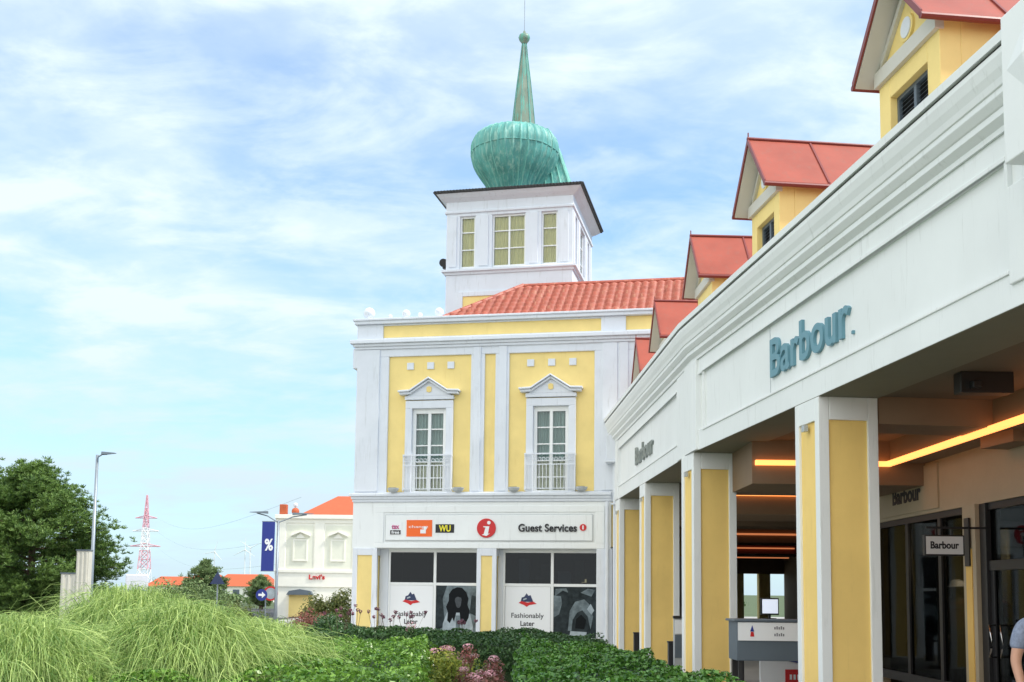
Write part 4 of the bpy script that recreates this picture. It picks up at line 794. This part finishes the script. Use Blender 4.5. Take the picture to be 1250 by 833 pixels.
# far houses
for x, y, w, h, rh, lbl in ((-32.5, 132, 7.0, 1.9, 1.5, 'long white house with red tiled roof behind the warning sign'), (-39.5, 140, 5, 2.2, 1.2, 'low white house with pale red roof right of the small pine'), (-47, 150, 6, 1.8, 1.4, 'white house with red roof seen above the grasses, farthest left')):
    e = empty('distant_house', (x, y, 0), 0, lbl, 'house', 'red roofed houses in the distance'); K = frame(Vector((x, y, 0)))
    MB(K).box(-w/2, w/2, 0, 6, 0, h).build('wall', CREAM, e); MB(K).add([(-w/2-.3, -.3, h), (w/2+.3, -.3, h), (w/2+.3, 6.3, h), (-w/2-.3, 6.3, h), (-w/2+1, 3, h+rh), (w/2-1, 3, h+rh)], [(0, 1, 5, 4), (1, 2, 5), (2, 3, 4, 5), (3, 0, 4), (0, 3, 2, 1)]).build('roof', TILEO, e)
    for q in range(4): f = MB(K).box(-w/2+.7+q*w/4, -w/2+1.5+q*w/4, -.03, .02, h-1.1, h-.4).build('window', GREY, e)
# pylon
e = empty('transmission_tower', (-168, 500, 0), 0, 'red and white lattice transmission tower on the horizon', 'pylon'); K = frame(Vector((-168, 500, 0)))
def hw_(z): return 2.7*(1-z/44)+.22
zs = [0, 5, 10, 14.5, 18.5, 22, 25.5, 29, 32, 35, 38, 44]
for col_, sel in ((PYW, lambda z: z < 12 or 20 < z < 30), (PYR, lambda z: not (z < 12 or 20 < z < 30))):
    t = MB(K)
    for z0, z1 in zip(zs, zs[1:]):
        if not sel((z0+z1)/2): continue
        a, b = hw_(z0), hw_(z1); r = .17
        for sx, sy in ((1, 1), (1, -1), (-1, 1), (-1, -1)): t.tube([(sx*a, sy*a, z0), (sx*b, sy*b, z1)], r, 4)
        for s in (-1, 1): t.tube([(-a, s*a, z0), (b, s*b, z1)], .15, 4).tube([(a, s*a, z0), (-b, s*b, z1)], .15, 4).tube([(s*a, -a, z0), (s*b, b, z1)], .15, 4).tube([(-b, s*b, z1), (b, s*b, z1)], .15, 4)
    t.build('lattice', col_, e)
for z, l in ((20.5, 7), (27.5, 6), (33.5, 5)): MB(K).tube([(-l, 0, z), (0, 0, z+1.2), (l, 0, z)], .2, 4).tube([(-l, 0, z), (l, 0, z)], .22, 4).build('cross_arm', PYR if z < 22 or z > 30 else PYW, e)
for i, (x, y, hub, bl, ph) in enumerate(((-408, 1500, 52, 15, .3), (-403+30, 1560, 60, 18, 1.1), (-366, 1500, 55, 17, .05))):
    e = empty('wind_turbine', (x, y, 0), 0, ('leftmost white wind turbine of the three on the horizon', 'middle white wind turbine of the three on the horizon', 'rightmost white wind turbine, nearest the blue banner')[i], 'wind turbine', 'wind turbines on the horizon'); K = frame(Vector((x, y, 0)))
    MB(K).tube([(0, 0, 0), (0, 0, hub)], [1.2, .6], 8).build('mast', PALE_T, e); MB(K).box(-.8, .8, -2, 2, hub-.8, hub+.8).build('nacelle', PALE_T, e)
    for q in range(3): a = ph+q*2*pi/3; MB(K).tube([(0, -2.2, hub), (bl*sin(a), -2.2, hub+bl*cos(a))], [.7, .25], 5).build('blade', PALE_T, e)
t = MB()
for z, z2 in ((27.5, 10), (20.5, 6), (33.5, 16)):
    t.tube([(-163+(q/14)*130, 500-(q/14)*330, (z+(z2-z)*q/14)-5*sin(pi*q/14)) for q in range(15)], .02, 4)
tag(t.build('power_line', STEEL), 'thin sagging power lines running from the red and white pylon', 'power line')
# ------------------------------------------------------------------ vegetation
def hedge(name, quad, h, n, L_, material, label, top_bump=.05, cat='hedge', group=None):
    e = empty(name, (*np.mean(quad, 0), 0), 0, label, cat, group); q = np.array(quad, float)
    # core
    c = q.mean(0); qi = c+(q-c)*(1-.12/np.maximum(np.linalg.norm(q-c, axis=1)[:, None], .3))
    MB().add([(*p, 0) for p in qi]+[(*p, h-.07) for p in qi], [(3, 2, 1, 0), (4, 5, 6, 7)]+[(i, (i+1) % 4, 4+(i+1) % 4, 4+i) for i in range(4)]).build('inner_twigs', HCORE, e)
    areaT = .5*abs(np.cross(q[2]-q[0], q[3]-q[1])); el_ = [np.linalg.norm(q[(i+1) % 4]-q[i]) for i in range(4)]; tot = areaT+sum(el_)*h
    Ps = []; Ns = []
    def bump(x, y): return top_bump*(np.sin(x*2.3+1)*np.cos(y*1.7)+.6*np.sin(x*5.1+y*3.7)+.5*np.sin(y*7.3-x*4))
    k = int(n*areaT/tot); u, v = RNG.random(k), RNG.random(k); p = (q[0]*(1-u)[:, None]+q[1]*u[:, None])*(1-v)[:, None]+(q[3]*(1-u)[:, None]+q[2]*u[:, None])*v[:, None]
    z = h+bump(p[:, 0], p[:, 1])-np.abs(RNG.normal(0, .035, k)); Ps.append(np.c_[p, z]); Ns.append(np.tile([0, 0, 1.], (k, 1)))
    for i in range(4):
        k = int(n*el_[i]*h/tot); u = RNG.random(k); a, b = q[i], q[(i+1) % 4]; d = (b-a)/el_[i]; nn = np.array([d[1], -d[0]]); nn = nn if nn @ (a-c) > 0 else -nn
        p = a+(b-a)*u[:, None]; z = RNG.random(k)*h; off = bump(u*el_[i]*1., z*3)-np.abs(RNG.normal(0, .04, k))-.12*np.clip((z-h+.15)/.15, 0, 1)**2
        Ps.append(np.c_[p+nn*off[:, None], z]); Ns.append(np.tile([*nn, .2], (k, 1)))
    V, Fc = leaves(np.vstack(Ps), np.vstack(Ns), L_, L_*.55, .3, .8)
    npmesh('foliage', V, Fc, material, e); return e
hedge('hedge', [(-3.3, 8.2), (-.75, 8.2), (-1.35, 18.0), (-4.1, 17.2)], .80, 62000, .05, HEDGEL, 'broad bright green clipped hedge beside the tall grasses', .09)
hedge('hedge', [(.05, 8.0), (2.1, 8.0), (1.45, 16.2), (.20, 18.5)], .82, 62000, .052, HEDGER, 'clipped green hedge running along the foot of the arcade columns', .07)
hedge('hedge', [(-4.6, 22.0), (.3, 20.6), (1.6, 21.6), (-3.6, 24.6)], .76, 42000, .055, HEDGED, 'dark low hedge in front of the guest building windows', .07)
hedge('hedge', [(-1.5, 18.6), (1.55, 17.2), (1.7, 20.0), (-1.2, 20.6)], .78, 20000, .055, HEDGED, 'dark hedge between the arcade hedge and the guest building', .07)
hedge('hedge', [(-9, 15), (-6.8, 15), (-8.5, 24), (-11, 23)], .75, 25000, .05, HEDGED, 'dark clipped hedge behind the grasses at the left edge', .07)
def tussock(cx, cy, r, h, n, label, lean=(0, 0), seed=0):
    rg = np.random.default_rng(seed); e = empty('ornamental_grass', (cx, cy, 0), 0, label, 'ornamental grass', 'tall ornamental grasses on the left')
    n = int(n*1.3); th = rg.uniform(0, 2*pi, n); q = np.sqrt(rg.random(n)); rb = .62*r*q; reach = r*rg.beta(1.7, 2.1, n)*(.30+.55*q); hh = h*(1-.34*q**2.5)*rg.uniform(.62, 1.04, n); S = 8
    d = np.c_[np.cos(th), np.sin(th)]; base = np.c_[cx+rb*np.cos(th)*.8, cy+rb*np.sin(th)*.8]; dl = d+rg.normal(0, .5, (n, 2))+np.array(lean)
    tt = np.linspace(0, 1, S); wid = rg.uniform(.0018, .0052, n)
    droop = rg.uniform(.1, 1.4, n)*(.15+.95*q)
    C_ = np.zeros((n, S, 3)); wob = rg.normal(0, .09, (n, 2)); wo2 = rg.normal(0, .08, (n, 2))
    for j, t_ in enumerate(tt):
        C_[:, j, :2] = base+dl*(reach*(t_**1.25))[:, None]+wob*math.sin(t_*3)+wo2*math.sin(t_*5.5)*t_
        C_[:, j, 2] = hh*((1-((t_-.62)/.62)**2) if t_ < .62 else (1-droop*.62*((t_-.62)/.38)**1.7))
    C_[:, :, 2] = np.maximum(C_[:, :, 2], .02)
    side = np.c_[-d[:, 1], d[:, 0], np.zeros(n)]; rr = rg.normal(0, .5, (n, 3)); side = side+rr; side /= np.linalg.norm(side, axis=1)[:, None]
    wt = np.array([.7, .9, 1, 1, .95, .8, .5, .08])
    V = np.stack([C_-side[:, None, :]*(wid[:, None]*wt)[:, :, None], C_+side[:, None, :]*(wid[:, None]*wt)[:, :, None]], 2).reshape(n, S*2, 3)
    idx = np.arange(n)[:, None]*S*2; Fc = np.concatenate([np.stack([idx[:, 0]+2*j, idx[:, 0]+2*j+1, idx[:, 0]+2*j+3, idx[:, 0]+2*j+2], 1) for j in range(S-1)])
    npmesh('blades', V.reshape(-1, 3), Fc, GRASSL, e, False)
    MB().lathe([(r*.7, 0), (r*.62, h*.28), (r*.42, h*.52), (r*.2, h*.64), (.05, h*.70)], (cx, cy, 0), 14).build('shade_core', HCORE, e)  # solid dark core put in as the shade between the blades
    return e
tussock(-4.55, 10.0, 1.05, 1.34, 10400, 'drooping ornamental grass clump nearest the left edge', (0, -.05), 1)
tussock(-3.25, 10.9, 1.0, 1.46, 12000, 'tallest fountain grass clump with pale tips, centre of the row', (.05, -.05), 2)
tussock(-2.85, 12.4, .95, 1.24, 10400, 'fountain grass clump leaning over the bright hedge', (-.1, -.15), 3)
tussock(-5.3, 12.9, 1.1, 1.10, 7200, 'grass clump behind the leftmost one', (0, 0), 4)
tussock(-4.5, 12.9, 1.25, 1.62, 7200, 'grass clump at the back of the row below the pine', (0, 0), 5)
tussock(-3.5, 14.5, 1.15, 1.22, 7200, 'smaller grass clump farthest back below the cream building', (0, -.1), 6)
def bush(name, c, rx, ry, h, n, lf, material, label, cat='shrub', group=None, flowers=None, nf=0, fr=.05, stems=True):
    e = empty(name, (c[0], c[1], 0), 0, label, cat, group)
    cl = RNG.normal(0, 1, (max(8, int(12*rx*3)), 3)); cl /= np.linalg.norm(cl, axis=1)[:, None]; cl[:, 2] = np.abs(cl[:, 2])
    cl = cl*np.array([rx, ry, h*.62])*RNG.uniform(.45, 1., (len(cl), 1))+np.array([c[0], c[1], h*.35])
    k = RNG.integers(0, len(cl), n); off = RNG.normal(0, 1, (n, 3)); off /= np.linalg.norm(off, axis=1)[:, None]; s = min(rx, ry, h)*.36
    P = cl[k]+off*s*RNG.uniform(.4, 1.1, (n, 1)); P[:, 2] = np.maximum(P[:, 2], .03)
    V, Fc = leaves(P, off, lf, lf*.5, .3, .5); npmesh('foliage', V, Fc, material, e)
    t = MB()
    for p in cl[:14]: t.tube([(c[0], c[1], 0), ((c[0]+p[0])/2, (c[1]+p[1])/2, p[2]*.6), tuple(p)], [.015, .01, .005], 5)
    t.build('stem', BARK, e)
    if flowers:
        top = cl[np.argsort(-cl[:, 2])[:nf]]
        for p in top:
            q = RNG.normal(0, 1, (70, 3)); q /= np.linalg.norm(q, axis=1)[:, None]
            V, Fc = leaves(np.array(p)+np.array([0, 0, s*.9])+q*np.array([fr, fr, fr*.55]), q, .02, .018, .2, .3); npmesh('flower_head', V, Fc, flowers, e)
    return e
bush('flowering_shrub', (-.38, 10.6), .34, .6, .86, 3000, .04, REDL, 'reddish shrub with pink flower heads between the two hedges, nearest', flowers=PINKF, nf=14, fr=.055, group='pink flowering shrubs between the hedges')
bush('flowering_shrub', (-.35, 12.8), .34, .6, .93, 2600, .04, REDL, 'red-brown leaved shrub with pink flower heads in the middle of the bed', flowers=PINKF, nf=12, fr=.06, group='pink flowering shrubs between the hedges')
bush('flowering_shrub', (-.75, 15.2), .5, .8, .88, 3000, .045, YELL, 'yellow-green shrub with pink heads at the back of the bed', flowers=PINKF, nf=8, fr=.06, group='pink flowering shrubs between the hedges')
bush('flowering_shrub', (-.55, 9.2), .22, .35, .74, 1800, .04, REDL, 'low pink flowering plant at the very front of the bed', flowers=PINKF, nf=12, fr=.05, group='pink flowering shrubs between the hedges')
bush('flowering_shrub', (-1.9, 19.6), .3, .3, 1.05, 1200, .045, HEDGED, 'shrub with a single salmon rose above the dark hedge', flowers=PINKF, nf=2, fr=.09)
def sprig(x, y, h, i):
    e = empty('tall_flower', (x, y, 0), 0, ('leftmost dark-headed flower stems, before the left yellow pier', 'second dark-headed flower stems from the left, at the edge of the white poster', 'dark flower stems crossing the start of the left poster lettering', 'dark flower stems crossing the end of the left poster lettering', 'dark flower stems just left of the portrait poster', 'dark flower stems before the middle yellow pier')[i], 'flower', 'dark flower stems before the left poster')
    t = MB(); V_ = []; F_c = []
    for q in range(5):
        dx, dy = RNG.normal(0, .16, 2); z = h*RNG.uniform(.85, 1.02); t.tube([(x, y, 0), (x+dx*.4, y+dy*.4, z*.6), (x+dx, y+dy, z)], .004, 4)
        qn = RNG.normal(0, 1, (26, 3)); qn /= np.linalg.norm(qn, axis=1)[:, None]; V, Fc = leaves(np.array([x+dx, y+dy, z])+qn*.032, qn, .035, .03, .1, .3); F_c.append(Fc+sum(len(v) for v in V_)); V_.append(V)
    t.build('stem', BARK, e); npmesh('flower_head', np.vstack(V_), np.vstack(F_c), DARKF, e)
for i, (x, h) in enumerate(((-3.55, 1.28), (-3.2, 1.20), (-2.75, 1.22), (-2.45, 1.15), (-2.1, 1.24), (-.95, 1.10))): sprig(x, 22.6-.2*(x+3), h, i)
bush('shrub', (-5.5, 34), .9, .8, 1.75, 5000, .09, SHRUBL, 'yellowish loose shrub left of the guest building'); bush('shrub', (-4.75, 28), .6, .7, 1.15, 4000, .07, HEDGED, 'small dark shrub at the left corner of the guest building')
bush('shrub', (-5.6, 31), .7, .8, 1.0, 4000, .07, REDL, 'low reddish shrub right of the yellow doorway')
bush('shrub', (-9.2, 36), 1.3, .8, 1.2, 4000, .09, SHRUBL, 'low yellow-green shrub below the cream building')
def pine(c, rx, ry, z0, z1, nt_, label, cat='tree', trunk=.18, material=PINEL, lf=.26, sq=1.0, group=None, flat=.0, seed=3, core=True):
    rg = np.random.default_rng(seed); e = empty('pine_tree', (c[0], c[1], 0), 0, label, cat, group)
    H_ = z1-z0; nb = 60; t = MB(); pts = []
    t.tube([(c[0], c[1], 0), (c[0]+.1, c[1], z0+H_*.4), (c[0], c[1], z1*.94)], [trunk, trunk*.7, trunk*.15], 8)
    for b in range(nb):
        f = (b+.5)/nb; z = z0+H_*f; R = (math.sin(pi*min(1, (f*.92+.12)))**.75)*rg.uniform(.78, 1.06); a = b*2.399+rg.normal(0, .3)
        tip = np.array([c[0]+rx*R*cos(a), c[1]+ry*R*sin(a), z+H_*.05+rg.normal(0, .1)]); st = np.array([c[0], c[1], z-H_*.06])
        t.tube([tuple(st), tuple((st+tip)/2+[0, 0, -.05]), tuple(tip)], [trunk*.28*(1-f*.6), trunk*.14, .012], 5); pts.append((st, tip, f))
    t.build('trunk', BARK, e)
    T_ = []; 
    for st, tip, f in pts:
        k = int(nt_/nb); u = rg.beta(2.4, 1.0, k); sp_ = (.12+.22*u)*rx*.32
        T_.append(st+(tip-st)*u[:, None]+rg.normal(0, 1, (k, 3))*np.c_[sp_, sp_, sp_*.55])
    T_ = np.vstack(T_); m_ = 18; n = len(T_)
    d = rg.normal(0, 1, (n, m_, 3)); d[:, :, 2] = np.abs(d[:, :, 2])*.9+.25; d /= np.linalg.norm(d, axis=2)[:, :, None]
    r = rg.normal(0, 1, (n, m_, 3)); s_ = np.cross(d, r); s_ /= np.linalg.norm(s_, axis=2)[:, :, None]
    L_ = lf*rg.uniform(.7, 1.2, (n, m_, 1)); B0 = T_[:, None, :]+0*d; 
    V = np.stack([B0-s_*.012*lf/.26, B0+s_*.012*lf/.26, B0+d*L_+s_*.018*lf/.26, B0+d*L_-s_*.018*lf/.26], 2).reshape(-1, 3)
    npmesh('foliage', V, np.arange(len(V)).reshape(-1, 4), material, e); return e
pine((-20.3, 46), 3.75, 3.3, .2, 6.3, 12000, 'big dense dark green pine at the left behind the street lamp', lf=.17, trunk=.22)
pine((-25.6, 50), 3.6, 3.4, .5, 7.6, 5000, 'taller pine reaching in from the left edge of the photo', lf=.25, seed=9)
pine((-23.5, 84), 1.7, 1.5, .3, 3.4, 900, 'small round-topped pine in front of the red-roofed houses', lf=.28, seed=6, material=FARG)
pine((-19.6, 86), 1.1, 1.1, .3, 2.4, 500, 'tiny pine beside the warning sign', lf=.28, seed=7, material=FARG)
bush('shrub', (-15.5, 52), 2.6, 1.2, 1.9, 6000, .14, FARG, 'green and rust coloured low bushes above the grasses'); bush('shrub', (-34, 110), 12, 3, 1.1, 9000, .3, FARG, 'long low line of far bushes before the houses')
bush('shrub', (13.5, 80), 3.5, 1.5, 2.2, 5000, .25, HEDGED, 'dark bush seen through the far end of the arcade')
